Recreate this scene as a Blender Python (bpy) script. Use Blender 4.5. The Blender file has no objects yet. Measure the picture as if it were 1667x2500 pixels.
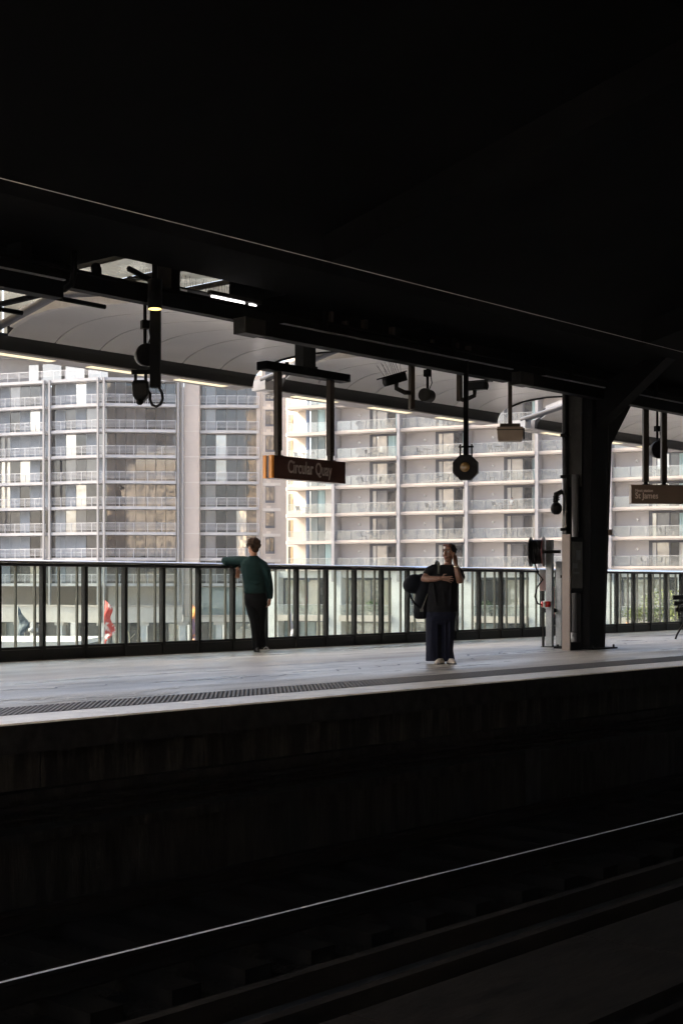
import bpy, bmesh, math, random
from mathutils import Vector, Matrix, Quaternion
random.seed(7)
R = math.radians
S = bpy.context.scene
C = S.collection

# ------------------------------------------------------------------ camera, sky, sun, exposure
VIEW = R(-48.55)                       # world heading of the camera's right-hand side
RIGHT = Vector((0.662, -0.7495, 0)); FWD = Vector((0.7495, 0.662, 0))
cam = bpy.data.objects.new('camera', bpy.data.cameras.new('camera')); C.objects.link(cam)
cam.location = (0, 0, 1.07)
cam.rotation_euler = (R(90), 0, VIEW)
cam.data.sensor_fit = 'VERTICAL'; cam.data.sensor_height = 36.0
cam.data.lens = 50.0
cam.data.shift_y = 0.072
cam.data.clip_start = 0.05; cam.data.clip_end = 4000
S.camera = cam

def rd(r, d, z=0.0):                   # camera-ground frame (metres right, metres away) to world
    return RIGHT * r + FWD * d + Vector((0, 0, z))

SUN_EL = R(36)
sh = (RIGHT * -0.97 + FWD * 0.24).normalized()
sundir = Vector((sh.x * math.cos(SUN_EL), sh.y * math.cos(SUN_EL), math.sin(SUN_EL)))
W = bpy.data.worlds.new('World'); S.world = W; W.use_nodes = True
nt = W.node_tree
sky = nt.nodes.new('ShaderNodeTexSky'); sky.sky_type = 'NISHITA'; sky.sun_disc = False
sky.sun_elevation = SUN_EL; sky.sun_rotation = math.atan2(sh.x, sh.y)
sky.dust_density = 5.5; sky.air_density = 0.85; sky.ozone_density = 1.0
bg = nt.nodes['Background']; bg.inputs['Strength'].default_value = 0.15
nt.links.new(sky.outputs[0], bg.inputs['Color'])
sl = bpy.data.lights.new('sun', 'SUN'); sl.energy = 2.8; sl.angle = R(0.6); sl.color = (1.0, 0.86, 0.70)
sun = bpy.data.objects.new('sun', sl); C.objects.link(sun)
sun.rotation_euler = sundir.to_track_quat('Z', 'Y').to_euler(); sun.location = (0, 0, 60)
S.view_settings.view_transform = 'Standard'; S.view_settings.look = 'None'
S.view_settings.gamma = 1.0; S.view_settings.exposure = 2.1
S.cycles.max_bounces = 8; S.cycles.transparent_max_bounces = 16
S.cycles.sample_clamp_indirect = 6.0

# ------------------------------------------------------------------ materials
MATS = {}
def mat(name, col, rough=0.6, metal=0.0, var=0.0, vscale=3.0, bump=0.0, bscale=30.0, spec=0.5, stretch=None, col2=None,
        emit=None, estr=0.0, lo=0.35, hi=0.65, rvar=0.0, coat=0.0):
    m = bpy.data.materials.new(name); m.use_nodes = True; MATS[name] = m
    n = m.node_tree.nodes; l = m.node_tree.links; b = n['Principled BSDF']
    b.inputs['Roughness'].default_value = rough; b.inputs['Metallic'].default_value = metal
    b.inputs['Specular IOR Level'].default_value = spec
    b.inputs['Coat Weight'].default_value = coat
    b.inputs['Base Color'].default_value = (*col, 1)
    if emit:
        b.inputs['Emission Color'].default_value = (*emit, 1); b.inputs['Emission Strength'].default_value = estr
    if var or bump or col2 or rvar:
        tc = n.new('ShaderNodeTexCoord'); src = tc.outputs['Object']
        if stretch:
            mp = n.new('ShaderNodeMapping'); mp.inputs['Scale'].default_value = stretch
            l.new(src, mp.inputs['Vector']); src = mp.outputs['Vector']
    if var or col2 or rvar:
        t = n.new('ShaderNodeTexNoise'); t.inputs['Scale'].default_value = vscale; t.inputs['Detail'].default_value = 8
        t.inputs['Roughness'].default_value = 0.65
        l.new(src, t.inputs['Vector'])
        rp = n.new('ShaderNodeValToRGB'); e = rp.color_ramp.elements
        e[0].position = lo; e[1].position = hi
        a = col2 if col2 else tuple(max(0, c * (1 - var)) for c in col)
        z = col if col2 else tuple(min(1, c * (1 + var)) for c in col)
        e[0].color = (*a, 1); e[1].color = (*z, 1)
        l.new(t.outputs['Fac'], rp.inputs['Fac'])
        if var or col2: l.new(rp.outputs['Color'], b.inputs['Base Color'])
        if rvar:
            mr = n.new('ShaderNodeMapRange'); mr.inputs['From Min'].default_value = lo; mr.inputs['From Max'].default_value = hi
            mr.inputs['To Min'].default_value = max(0, rough - rvar); mr.inputs['To Max'].default_value = min(1, rough + rvar)
            l.new(t.outputs['Fac'], mr.inputs['Value']); l.new(mr.outputs['Result'], b.inputs['Roughness'])
    if bump:
        t2 = n.new('ShaderNodeTexNoise'); t2.inputs['Scale'].default_value = bscale; t2.inputs['Detail'].default_value = 6
        l.new(src, t2.inputs['Vector'])
        bp = n.new('ShaderNodeBump'); bp.inputs['Strength'].default_value = bump; bp.inputs['Distance'].default_value = 0.02
        l.new(t2.outputs['Fac'], bp.inputs['Height']); l.new(bp.outputs['Normal'], b.inputs['Normal'])
    return m

def glass(name, tint=(0.86, 0.91, 0.89), refl=0.10, dust=0.05, dcol=(0.7, 0.74, 0.72), wobble=0.0):
    """thin see-through pane: transparent + fresnel mirror + a little dust"""
    m = bpy.data.materials.new(name); m.use_nodes = True; MATS[name] = m
    n = m.node_tree.nodes; l = m.node_tree.links; n.remove(n['Principled BSDF']); out = n['Material Output']
    tr = n.new('ShaderNodeBsdfTransparent'); tr.inputs['Color'].default_value = (*tint, 1)
    gl = n.new('ShaderNodeBsdfGlossy'); gl.inputs['Roughness'].default_value = 0.01
    df = n.new('ShaderNodeBsdfDiffuse'); df.inputs['Color'].default_value = (*dcol, 1)
    lw = n.new('ShaderNodeLayerWeight'); lw.inputs['Blend'].default_value = 0.5
    pw_ = n.new('ShaderNodeMath'); pw_.operation = 'POWER'; pw_.inputs[1].default_value = 5.0; l.new(lw.outputs['Facing'], pw_.inputs[0])
    ad = n.new('ShaderNodeMath'); ad.operation = 'ADD'; ad.use_clamp = True; ad.inputs[1].default_value = refl
    l.new(pw_.outputs[0], ad.inputs[0])
    m1 = n.new('ShaderNodeMixShader'); l.new(ad.outputs[0], m1.inputs[0]); l.new(tr.outputs[0], m1.inputs[1]); l.new(gl.outputs[0], m1.inputs[2])
    m2 = n.new('ShaderNodeMixShader'); m2.inputs[0].default_value = dust
    tc = n.new('ShaderNodeTexCoord')
    if dust > 0:
        t = n.new('ShaderNodeTexNoise'); t.inputs['Scale'].default_value = 2.0; t.inputs['Detail'].default_value = 8
        l.new(tc.outputs['Object'], t.inputs['Vector'])
        mr = n.new('ShaderNodeMapRange'); mr.inputs['From Min'].default_value = .3; mr.inputs['From Max'].default_value = .75
        mr.inputs['To Min'].default_value = dust * .4; mr.inputs['To Max'].default_value = dust * 2
        l.new(t.outputs['Fac'], mr.inputs['Value']); l.new(mr.outputs['Result'], m2.inputs[0])
    if wobble:
        t = n.new('ShaderNodeTexNoise'); t.inputs['Scale'].default_value = 1.1; t.inputs['Detail'].default_value = 1
        l.new(tc.outputs['Object'], t.inputs['Vector'])
        bp = n.new('ShaderNodeBump'); bp.inputs['Strength'].default_value = wobble; bp.inputs['Distance'].default_value = 0.1
        l.new(t.outputs['Fac'], bp.inputs['Height']); l.new(bp.outputs['Normal'], gl.inputs['Normal'])
    l.new(m1.outputs[0], m2.inputs[1]); l.new(df.outputs[0], m2.inputs[2]); l.new(m2.outputs[0], out.inputs['Surface'])
    return m

def winglass(name, col, refl, wobble=0.25):
    """apartment window: flat base colour behind a coated, slightly warped pane that mirrors the city across the street"""
    m = bpy.data.materials.new(name); m.use_nodes = True; MATS[name] = m
    n = m.node_tree.nodes; l = m.node_tree.links; n.remove(n['Principled BSDF']); out = n['Material Output']
    df = n.new('ShaderNodeBsdfDiffuse'); gl = n.new('ShaderNodeBsdfGlossy'); gl.inputs['Roughness'].default_value = 0.02
    gl.inputs['Color'].default_value = (0.92, 0.95, 0.96, 1)
    tc = n.new('ShaderNodeTexCoord'); oi = n.new('ShaderNodeObjectInfo')
    av = n.new('ShaderNodeVectorMath'); av.operation = 'ADD'
    sc = n.new('ShaderNodeVectorMath'); sc.operation = 'SCALE'; sc.inputs['Scale'].default_value = 40
    cx = n.new('ShaderNodeCombineXYZ'); l.new(oi.outputs['Random'], cx.inputs[0]); l.new(oi.outputs['Random'], cx.inputs[2])
    l.new(cx.outputs[0], sc.inputs[0]); l.new(tc.outputs['Object'], av.inputs[0]); l.new(sc.outputs[0], av.inputs[1])
    t = n.new('ShaderNodeTexNoise'); t.inputs['Scale'].default_value = 0.55; t.inputs['Detail'].default_value = 2
    l.new(av.outputs[0], t.inputs['Vector'])
    bp = n.new('ShaderNodeBump'); bp.inputs['Strength'].default_value = wobble; bp.inputs['Distance'].default_value = 0.25
    l.new(t.outputs['Fac'], bp.inputs['Height']); l.new(bp.outputs['Normal'], gl.inputs['Normal'])
    hs = n.new('ShaderNodeHueSaturation'); hs.inputs['Color'].default_value = (*col, 1)
    mr = n.new('ShaderNodeMapRange'); mr.inputs['To Min'].default_value = 0.6; mr.inputs['To Max'].default_value = 1.35
    l.new(oi.outputs['Random'], mr.inputs['Value']); l.new(mr.outputs['Result'], hs.inputs['Value'])
    l.new(hs.outputs['Color'], df.inputs['Color'])
    mx = n.new('ShaderNodeMixShader'); mx.inputs[0].default_value = refl
    l.new(df.outputs[0], mx.inputs[1]); l.new(gl.outputs[0], mx.inputs[2]); l.new(mx.outputs[0], out.inputs['Surface'])
    return m

def floor_material():
    m = bpy.data.materials.new('asphalt'); m.use_nodes = True; MATS['asphalt'] = m
    n = m.node_tree.nodes; l = m.node_tree.links; b = n['Principled BSDF']; tc = n.new('ShaderNodeTexCoord')
    def noise(scale, st, det=8, ro=.6):
        mp = n.new('ShaderNodeMapping'); mp.inputs['Scale'].default_value = st; l.new(tc.outputs['Object'], mp.inputs['Vector'])
        t = n.new('ShaderNodeTexNoise'); t.inputs['Scale'].default_value = scale; t.inputs['Detail'].default_value = det; t.inputs['Roughness'].default_value = ro
        l.new(mp.outputs['Vector'], t.inputs['Vector']); return t.outputs['Fac']
    def ramp(src, stops):
        r = n.new('ShaderNodeValToRGB'); l.new(src, r.inputs['Fac']); e = r.color_ramp.elements
        while len(e) < len(stops): e.new(.5)
        for el, (p_, c) in zip(e, stops): el.position = p_; el.color = (*c, 1)
        return r.outputs['Color']
    def mul(a, c):
        x = n.new('ShaderNodeMix'); x.data_type = 'RGBA'; x.blend_type = 'MULTIPLY'; x.inputs[0].default_value = 1.0
        l.new(a, x.inputs[6]); l.new(c, x.inputs[7]); return x.outputs[2]
    base = ramp(noise(.32, (.5, 1.3, 1)), [(.34, (.22, .20, .175)), (.50, (.44, .405, .355)), (.66, (.66, .61, .54))])
    fine = ramp(noise(38, (1, 1, 1), 3), [(.30, (.62, .62, .62)), (.65, (1, 1, 1))])
    stain = ramp(noise(1.3, (.35, 1.2, 1), 10, .7), [(.36, (.45, .44, .43)), (.46, (1, 1, 1))])
    l.new(mul(mul(base, fine), stain), b.inputs['Base Color'])
    mr = n.new('ShaderNodeMapRange'); mr.inputs['From Min'].default_value = .32; mr.inputs['From Max'].default_value = .66
    mr.inputs['To Min'].default_value = .16; mr.inputs['To Max'].default_value = .62
    l.new(noise(.55, (.25, 1.5, 1), 6), mr.inputs['Value']); l.new(mr.outputs['Result'], b.inputs['Roughness'])
    bp = n.new('ShaderNodeBump'); bp.inputs['Strength'].default_value = .18; bp.inputs['Distance'].default_value = .02
    l.new(noise(45, (1, 1, 1), 4), bp.inputs['Height']); l.new(bp.outputs['Normal'], b.inputs['Normal'])
floor_material()
mat('coping', (0.84, 0.79, 0.72), 0.4, col2=(0.56, 0.52, 0.465), vscale=2.5, bump=0.2, bscale=40, lo=.3, hi=.6)
mat('tactile', (0.075, 0.077, 0.08), 0.5, var=0.3, vscale=4)
mat('stud', (0.10, 0.10, 0.105), 0.4)
mat('crack', (0.62, 0.62, 0.60), 0.7)
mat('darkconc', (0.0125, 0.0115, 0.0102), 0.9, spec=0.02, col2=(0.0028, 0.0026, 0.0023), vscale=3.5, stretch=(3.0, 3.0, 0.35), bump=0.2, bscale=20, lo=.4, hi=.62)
mat('edge_shade_strip', (0.010, 0.0095, 0.009), 0.8, spec=0.02, var=.5, vscale=6)  # near-black colour carrying the shade of the coping's front face
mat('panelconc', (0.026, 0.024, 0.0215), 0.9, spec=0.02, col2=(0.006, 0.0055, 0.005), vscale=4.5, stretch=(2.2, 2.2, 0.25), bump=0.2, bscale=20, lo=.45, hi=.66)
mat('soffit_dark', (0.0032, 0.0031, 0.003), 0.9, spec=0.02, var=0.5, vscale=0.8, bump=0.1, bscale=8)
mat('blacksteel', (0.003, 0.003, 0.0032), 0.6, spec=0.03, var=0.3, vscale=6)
mat('darksteel', (0.018, 0.0175, 0.0165), 0.55, spec=0.10, var=0.3, vscale=5)
mat('brownsteel', (0.034, 0.027, 0.021), 0.5, spec=0.15, var=0.2, vscale=5)
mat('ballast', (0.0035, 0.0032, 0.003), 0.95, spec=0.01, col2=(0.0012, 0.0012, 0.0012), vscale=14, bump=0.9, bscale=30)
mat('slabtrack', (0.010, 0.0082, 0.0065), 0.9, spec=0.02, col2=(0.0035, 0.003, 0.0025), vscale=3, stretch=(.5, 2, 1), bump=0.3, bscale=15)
mat('railsteel', (0.80, 0.81, 0.82), 0.5, metal=0.6)
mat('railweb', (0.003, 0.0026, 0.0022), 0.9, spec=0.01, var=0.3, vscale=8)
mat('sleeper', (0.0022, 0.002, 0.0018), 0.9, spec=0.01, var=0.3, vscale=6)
mat('copper', (0.62, 0.58, 0.55), 0.45, metal=0.3)
mat('railframe', (0.010, 0.0095, 0.009), 0.5, spec=.3, var=0.2, vscale=4)
mat('handrail', (0.90, 0.90, 0.90), 0.10, metal=1.0)
mat('midpost', (0.13, 0.112, 0.09), 0.5)
mat('canopy', (0.50, 0.495, 0.475), 0.30, var=0.04, vscale=0.7, spec=0.5)
mat('canopyback', (0.015, 0.015, 0.015), 0.8)
mat('lipshade', (0.012, 0.0125, 0.013), 0.6, spec=.3)  # shade near the canopy lip is put into this dark colour
mat('lipedge', (0.33, 0.31, 0.29), 0.5, var=0.1, vscale=3)
mat('paletrim', (0.62, 0.60, 0.57), 0.45, var=0.1, vscale=4)
mat('striplight', (0.3, 0.28, 0.22), 0.5, emit=(1.0, 0.83, 0.52), estr=0.28)
mat('warmlamp', (0.9, 0.8, 0.5), 0.5, emit=(1.0, 0.70, 0.22), estr=0.6)
mat('tubelamp', (0.9, 0.9, 0.9), 0.5, emit=(1.0, 0.93, 0.92), estr=2.5)
mat('signbrown', (0.048, 0.017, 0.011), 0.35, var=0.05, vscale=2)
mat('signbrown2', (0.16, 0.115, 0.085), 0.4, var=0.06, vscale=2)
mat('signorange', (0.80, 0.30, 0.03), 0.4)
mat('letter', (0.34, 0.31, 0.29), 0.5)
mat('letter2', (0.85, 0.72, 0.62), 0.5)
mat('galv', (0.27, 0.285, 0.30), 0.42, metal=0.35, var=0.18, vscale=40)
mat('pinkplate', (0.27, 0.215, 0.19), 0.45, var=0.08, vscale=3)
mat('poster', (0.065, 0.062, 0.05), 0.25, col2=(0.035, 0.035, 0.03), vscale=5)
mat('posterink', (0.02, 0.02, 0.02), 0.4)
mat('rubber', (0.004, 0.004, 0.0045), 0.45, spec=0.10)
mat('red', (0.48, 0.03, 0.025), 0.35)
mat('white', (0.78, 0.78, 0.77), 0.45)
mat('beigebox', (0.20, 0.155, 0.115), 0.5, var=0.08, vscale=4)
mat('lens', (0.20, 0.12, 0.04), 0.12, coat=0.6)
mat('greypipe', (0.10, 0.10, 0.103), 0.35, metal=0.3)
mat('pipedark', (0.09, 0.09, 0.09), 0.25, metal=0.8)
# outdoors
mat('ground', (0.20, 0.19, 0.18), 0.9, var=0.2, vscale=0.1)
mat('lwhite', (0.30, 0.298, 0.296), 0.5, var=0.06, vscale=0.5)
mat('lslab', (0.43, 0.43, 0.43), 0.6, var=0.08, vscale=0.6)
mat('lconc', (0.62, 0.585, 0.53), 0.75, col2=(0.50, 0.465, 0.42), vscale=0.5, stretch=(1, 1, .3), bump=.1, bscale=3)
mat('railgrey', (0.62, 0.63, 0.64), 0.45)
mat('lfascia', (0.11, 0.115, 0.125), 0.6)
mat('shutter', (0.27, 0.31, 0.345), 0.55)
mat('beigewall', (0.46, 0.405, 0.355), 0.8, var=0.07, vscale=0.35, bump=.05, bscale=2)
mat('creamwall', (0.60, 0.53, 0.45), 0.75, var=0.04, vscale=0.4)
mat('lavwall', (0.49, 0.47, 0.46), 0.75, var=0.03, vscale=0.3)
mat('creamslab', (0.44, 0.395, 0.35), 0.6, var=0.05, vscale=0.6)
mat('postpale', (0.28, 0.275, 0.28), 0.6)
mat('globe', (0.72, 0.71, 0.69), 0.3)
mat('frame', (0.075, 0.08, 0.095), 0.5)
mat('framepale', (0.42, 0.43, 0.44), 0.5)
mat('bluecol', (0.15, 0.20, 0.30), 0.5)
mat('orangereveal', (0.62, 0.36, 0.18), 0.6)
mat('podwhite', (0.56, 0.57, 0.555), 0.7, var=0.06, vscale=0.4)
mat('curtain', (0.46, 0.64, 0.65), 0.7, col2=(0.26, 0.42, 0.45), vscale=1.2, stretch=(9, 9, 0.05), lo=.4, hi=.6)
mat('curtainwhite', (0.66, 0.65, 0.61), 0.7, col2=(0.45, 0.45, 0.43), vscale=1.1, stretch=(7, 7, 0.05), lo=.4, hi=.6)
mat('furn', (0.14, 0.14, 0.145), 0.6)
mat('furnred', (0.34, 0.09, 0.06), 0.6)
mat('flagred', (0.50, 0.035, 0.025), 0.6, col2=(0.62, 0.58, 0.56), vscale=1.6, lo=.43, hi=.49)
mat('flagblue', (0.05, 0.08, 0.11), 0.6, col2=(0.20, 0.23, 0.25), vscale=1.2, lo=.4, hi=.46)
mat('flagorange', (0.75, 0.27, 0.05), 0.6, col2=(0.20, 0.12, 0.20), vscale=1.5, lo=.45, hi=.5)
mat('flaggrey', (0.42, 0.38, 0.42), 0.6)
mat('orange', (0.80, 0.25, 0.04), 0.6)
mat('roofwhite', (0.72, 0.69, 0.62), 0.6, var=.05, vscale=.3)
mat('dry', (0.62, 0.58, 0.44), 0.8)
mat('leaf', (0.06, 0.11, 0.03), 0.6, var=0.4, vscale=3)
mat('bark', (0.10, 0.07, 0.05), 0.9)
winglass('wgrey', (0.062, 0.061, 0.063), 0.10, 0.02)
winglass('wdark', (0.022, 0.022, 0.025), 0.10, 0.03)
winglass('wpale', (0.56, 0.56, 0.54), 0.2, 0.06)
winglass('wrefl', (0.58, 0.53, 0.44), 0.45, 0.12)  # cream base colour stands in for bright city reflections
winglass('wteal', (0.18, 0.25, 0.265), 0.18, 0.05)
winglass('wmid', (0.20, 0.20, 0.205), 0.14, 0.03)
winglass('wpod', (0.34, 0.32, 0.24), 0.40, 0.14)
glass('railglass', (0.84, 0.90, 0.875), 0.02, 0.055)
glass('balcglass', (0.92, 0.945, 0.935), 0.13, 0.06, (0.80, 0.82, 0.79), wobble=.03)
glass('skyglass', (0.70, 0.64, 0.54), -0.2, 0.30, (0.55, 0.52, 0.45))
# people
mat('skin_man', (0.36, 0.175, 0.105), 0.5)
mat('skin_woman', (0.185, 0.094, 0.063), 0.42)
mat('sweater', (0.0068, 0.0205, 0.0190), 0.9, spec=0.12, var=0.12, vscale=9, bump=.25, bscale=120)
mat('trousers', (0.0028, 0.0028, 0.0033), 0.8, spec=0.12, var=.2, vscale=6)
mat('tee', (0.0065, 0.0065, 0.0078), 0.85, spec=0.12, var=.15, vscale=6)
mat('navy', (0.0060, 0.0072, 0.0175), 0.75, spec=0.12, var=.15, vscale=5)
mat('bagcloth', (0.004, 0.005, 0.008), 0.7, spec=0.12, var=.2, vscale=6)
mat('strap', (0.085, 0.088, 0.07), 0.6)
mat('hair_man', (0.040, 0.022, 0.013), 0.8, spec=0.1, bump=.8, bscale=70)
mat('hair_woman', (0.006, 0.0045, 0.004), 0.45, bump=.5, bscale=60)
mat('hair_woman_front', (0.05, 0.012, 0.008), 0.45)
mat('shoe_dark', (0.012, 0.012, 0.013), 0.35)
mat('shoe_pale', (0.52, 0.46, 0.40), 0.6, var=.1, vscale=12)
mat('lips', (0.20, 0.065, 0.055), 0.4)
mat('eye', (0.012, 0.009, 0.008), 0.2)
mat('watch', (0.62, 0.56, 0.42), 0.25, metal=.8)

# ------------------------------------------------------------------ mesh helpers
class MB:
    def __init__(s): s.v = []; s.f = []
    def add(s, vs, fs):
        o = len(s.v); s.v += [tuple(v) for v in vs]; s.f += [tuple(i + o for i in f) for f in fs]; return s
    def box(s, a, b):
        x0, y0, z0 = a; x1, y1, z1 = b
        return s.add([(x0,y0,z0),(x1,y0,z0),(x1,y1,z0),(x0,y1,z0),(x0,y0,z1),(x1,y0,z1),(x1,y1,z1),(x0,y1,z1)],
                     [(3,2,1,0),(4,5,6,7),(0,1,5,4),(1,2,6,5),(2,3,7,6),(3,0,4,7)])
    def cbox(s, c, d):
        return s.box(tuple(c[i] - d[i] / 2 for i in range(3)), tuple(c[i] + d[i] / 2 for i in range(3)))
    def loft(s, rings, cap=True):
        """rings: lists of points, all of one length"""
        n = len(rings[0]); vs = [p for r in rings for p in r]; fs = []
        for i in range(len(rings) - 1):
            for k in range(n):
                a = i * n + k; b = i * n + (k + 1) % n
                fs.append((a, b, b + n, a + n))
        if cap:
            fs.append(tuple(range(n - 1, -1, -1))); fs.append(tuple((len(rings) - 1) * n + k for k in range(n)))
        return s.add(vs, fs)
    def tube(s, pts, rad, n=10, flat=1.0, up=None):
        """tube through points; rad a number, a list, or a list of (a, b) half widths"""
        pts = [Vector(p) for p in pts]; m = len(pts)
        if not isinstance(rad, (list, tuple)): rad = [rad] * m
        rings = []; u = None
        for i, p in enumerate(pts):
            t = (pts[min(i + 1, m - 1)] - pts[max(i - 1, 0)]).normalized()
            if u is None:
                ref = Vector(up) if up else (Vector((0, 0, 1)) if abs(t.z) < 0.9 else Vector((1, 0, 0)))
                u = (ref - t * ref.dot(t)).normalized()
            else:
                u = (u - t * u.dot(t)).normalized()
            w = t.cross(u)
            a, b = rad[i] if isinstance(rad[i], (list, tuple)) else (rad[i], rad[i] * flat)
            rings.append([p + u * (a * math.cos(2 * math.pi * k / n)) + w * (b * math.sin(2 * math.pi * k / n)) for k in range(n)])
        return s.loft(rings)
    def ell(s, c, r, n=14, m=9, rot=None):
        c = Vector(c); rings = []
        for i in range(1, m):
            th = math.pi * i / m
            ring = []
            for k in range(n):
                p = Vector((r[0] * math.sin(th) * math.cos(2 * math.pi * k / n), r[1] * math.sin(th) * math.sin(2 * math.pi * k / n), -r[2] * math.cos(th)))
                if rot: p = rot @ p
                ring.append(c + p)
            rings.append(ring)
        return s.loft(rings)
    def bar(s, a, b, w, h=None):
        h = h or w
        return s.tube([a, b], [(h / 2 * 1.4142, w / 2 * 1.4142)] * 2, n=4) if False else s._bar(a, b, w, h)
    def _bar(s, a, b, w, h):
        a = Vector(a); b = Vector(b); t = (b - a).normalized()
        ref = Vector((0, 0, 1)) if abs(t.z) < 0.95 else Vector((0, 1, 0))
        u = (ref - t * ref.dot(t)).normalized(); q = t.cross(u)
        return s.loft([[p + u * (h / 2 * i) + q * (w / 2 * j) for i, j in ((-1, -1), (1, -1), (1, 1), (-1, 1))] for p in (a, b)])
    def prism(s, poly, axis, a, b):
        """extrude a polygon of 2-tuples along axis 'x', 'y' or 'z'"""
        def P(p, t): return {'x': (t, p[0], p[1]), 'y': (p[0], t, p[1]), 'z': (p[0], p[1], t)}[axis]
        return s.loft([[P(p, a) for p in poly], [P(p, b) for p in poly]])
    def mesh(s, name, m, smooth=False):
        me = bpy.data.meshes.new(name); me.from_pydata(s.v, [], s.f); me.update()
        bm = bmesh.new(); bm.from_mesh(me); bmesh.ops.recalc_face_normals(bm, faces=bm.faces); bm.to_mesh(me); bm.free()
        if m: me.materials.append(MATS[m])
        if smooth:
            for p in me.polygons: p.use_smooth = True
        return me
    def obj(s, name, m, parent=None, loc=None, rotz=0.0, smooth=False):
        return put(name, s.mesh(name, m, smooth), parent, loc, rotz)

def put(name, me, parent=None, loc=None, rotz=0.0, material=None):
    o = bpy.data.objects.new(name, me); C.objects.link(o)
    if parent: o.parent = parent
    if loc is not None: o.location = loc
    o.rotation_euler.z = rotz
    return o
def tag(o, label, cat, group=None):
    o['label'] = label; o['category'] = cat
    if group: o['group'] = group
    return o
def thing(name, label, cat, loc=(0, 0, 0), rotz=0.0, group=None):
    o = bpy.data.objects.new(name, None); C.objects.link(o); o.location = loc; o.rotation_euler.z = rotz
    o.empty_display_size = 0.2
    return tag(o, label, cat, group)
def struct(o): o['kind'] = 'structure'; return o
def stuff(o): o['kind'] = 'stuff'; return o
def remesh(o, vox, sm=6, fac=0.5):
    m = o.modifiers.new('r', 'REMESH'); m.mode = 'VOXEL'; m.voxel_size = vox; m.use_smooth_shade = True
    if sm:
        k = o.modifiers.new('s', 'SMOOTH'); k.iterations = sm; k.factor = fac
    return o
def bevel(o, w, seg=2):
    b = o.modifiers.new('b', 'BEVEL'); b.width = w; b.segments = seg; b.limit_method = 'ANGLE'; return o

# ================================================================== SETTING: ground, platforms, track
g = MB().add([(-1500, -1500, 0), (1500, -1500, 0), (1500, 1500, 0), (-1500, 1500, 0)], [(0, 1, 2, 3)]).obj('ground', 'ground', loc=(0, 0, -6.5)); struct(g)

XA, XB = -20.0, 62.0
DX = 0.5                               # where the road deck overhead begins
plat = MB().box((XA, 9.95, -0.6), (XB, 17.35, 0.0)).obj('platform', 'asphalt'); struct(plat)
m_c = MB().box((0.006, 9.2, -0.22), (1.194, 9.7985, 0.002)).mesh('coping_block', 'coping')
k = XA
i = 0
while k < XB:
    o = put('coping_block', m_c, plat, (k, 0, 0)); k += 1.2
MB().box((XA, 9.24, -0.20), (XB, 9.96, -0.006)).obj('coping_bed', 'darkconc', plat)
m_n = MB().box((0.003, 9.192, -0.235), (1.197, 9.1995, -0.012)).mesh('edge_shade_strip', 'edge_shade_strip')  # thin dark strip standing in for shade on the coping front
for q in range(int((XB - XA) / 1.2) + 1): put('edge_shade_strip', m_n, plat, (XA + q * 1.2, 0, 0))
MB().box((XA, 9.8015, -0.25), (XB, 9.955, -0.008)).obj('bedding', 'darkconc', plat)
# pale mended cracks in the asphalt
rnd = random.Random(3)
def crack(pts, w):
    q = []; f = []
    for i, (x, y) in enumerate(pts):
        ww = w * (0.5 + rnd.random())
        q += [(x, y - ww, 0.004), (x, y + ww, 0.004)]
    for i in range(len(pts) - 1): f.append((2*i, 2*i+2, 2*i+3, 2*i+1))
    return q, f
def wob(x0, y0, x1, y1, n=26, a=0.05):
    return [(x0 + (x1 - x0) * i / n, y0 + (y1 - y0) * i / n + a * math.sin(i * 1.3 + x0) * rnd.random() * 2) for i in range(n + 1)]
cr = MB()
for args in ((6.2, 10.75, 9.6, 10.62), (8.2, 10.62, 10.3, 11.25), (6.0, 11.2, 8.4, 11.05), (8.0, 10.98, 9.2, 10.62)):
    cr.add(*crack(wob(*args), 0.022))
cr.obj('crack_filler', 'crack', plat)
cr2 = MB()
for args in ((7.5, 12.3, 12.5, 11.7), (12.0, 13.6, 19.5, 12.4), (13.0, 11.9, 17.0, 12.35), (17.5, 13.0, 25.0, 13.6)):
    cr2.add(*crack(wob(*args, n=40, a=.08), 0.018))
cr2.obj('tar_seam', 'tactile', plat)

# tactile strip, tile by tile with raised studs
ts = thing('tactile_strip', 'dark grey tactile paving strip of studded tiles along the platform edge', 'tactile paving', (0, 0, 0))
m_t = MB().box((0.002, 0.002, 0), (0.298, 0.298, 0.008)).mesh('tile', 'tactile')
x = 3.0
st = MB()
while x < 47:
    for row in (0, 1):
        if x < 36: put('tile', m_t, ts, (x, 9.80 + row * 0.3, -0.004))
        for a in range(5):
            for b in range(5):
                cx = x + .03 + a * .06; cy = 9.80 + row * .3 + .03 + b * .06; r = .019; h = 0.0115
                st.add([(cx-r,cy-r,.003),(cx+r,cy-r,.003),(cx+r,cy+r,.003),(cx-r,cy+r,.003),(cx-r*.6,cy-r*.6,h),(cx+r*.6,cy-r*.6,h),(cx+r*.6,cy+r*.6,h),(cx-r*.6,cy+r*.6,h)],
                       [(4,5,6,7),(0,1,5,4),(1,2,6,5),(2,3,7,6),(3,0,4,7)])
    x += 0.3
stuff(st.obj('stud', 'stud', ts))
MB().box((36, 9.8, -0.004), (XB, 10.4, 0.004)).obj('paving_base', 'tactile', ts)

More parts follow.
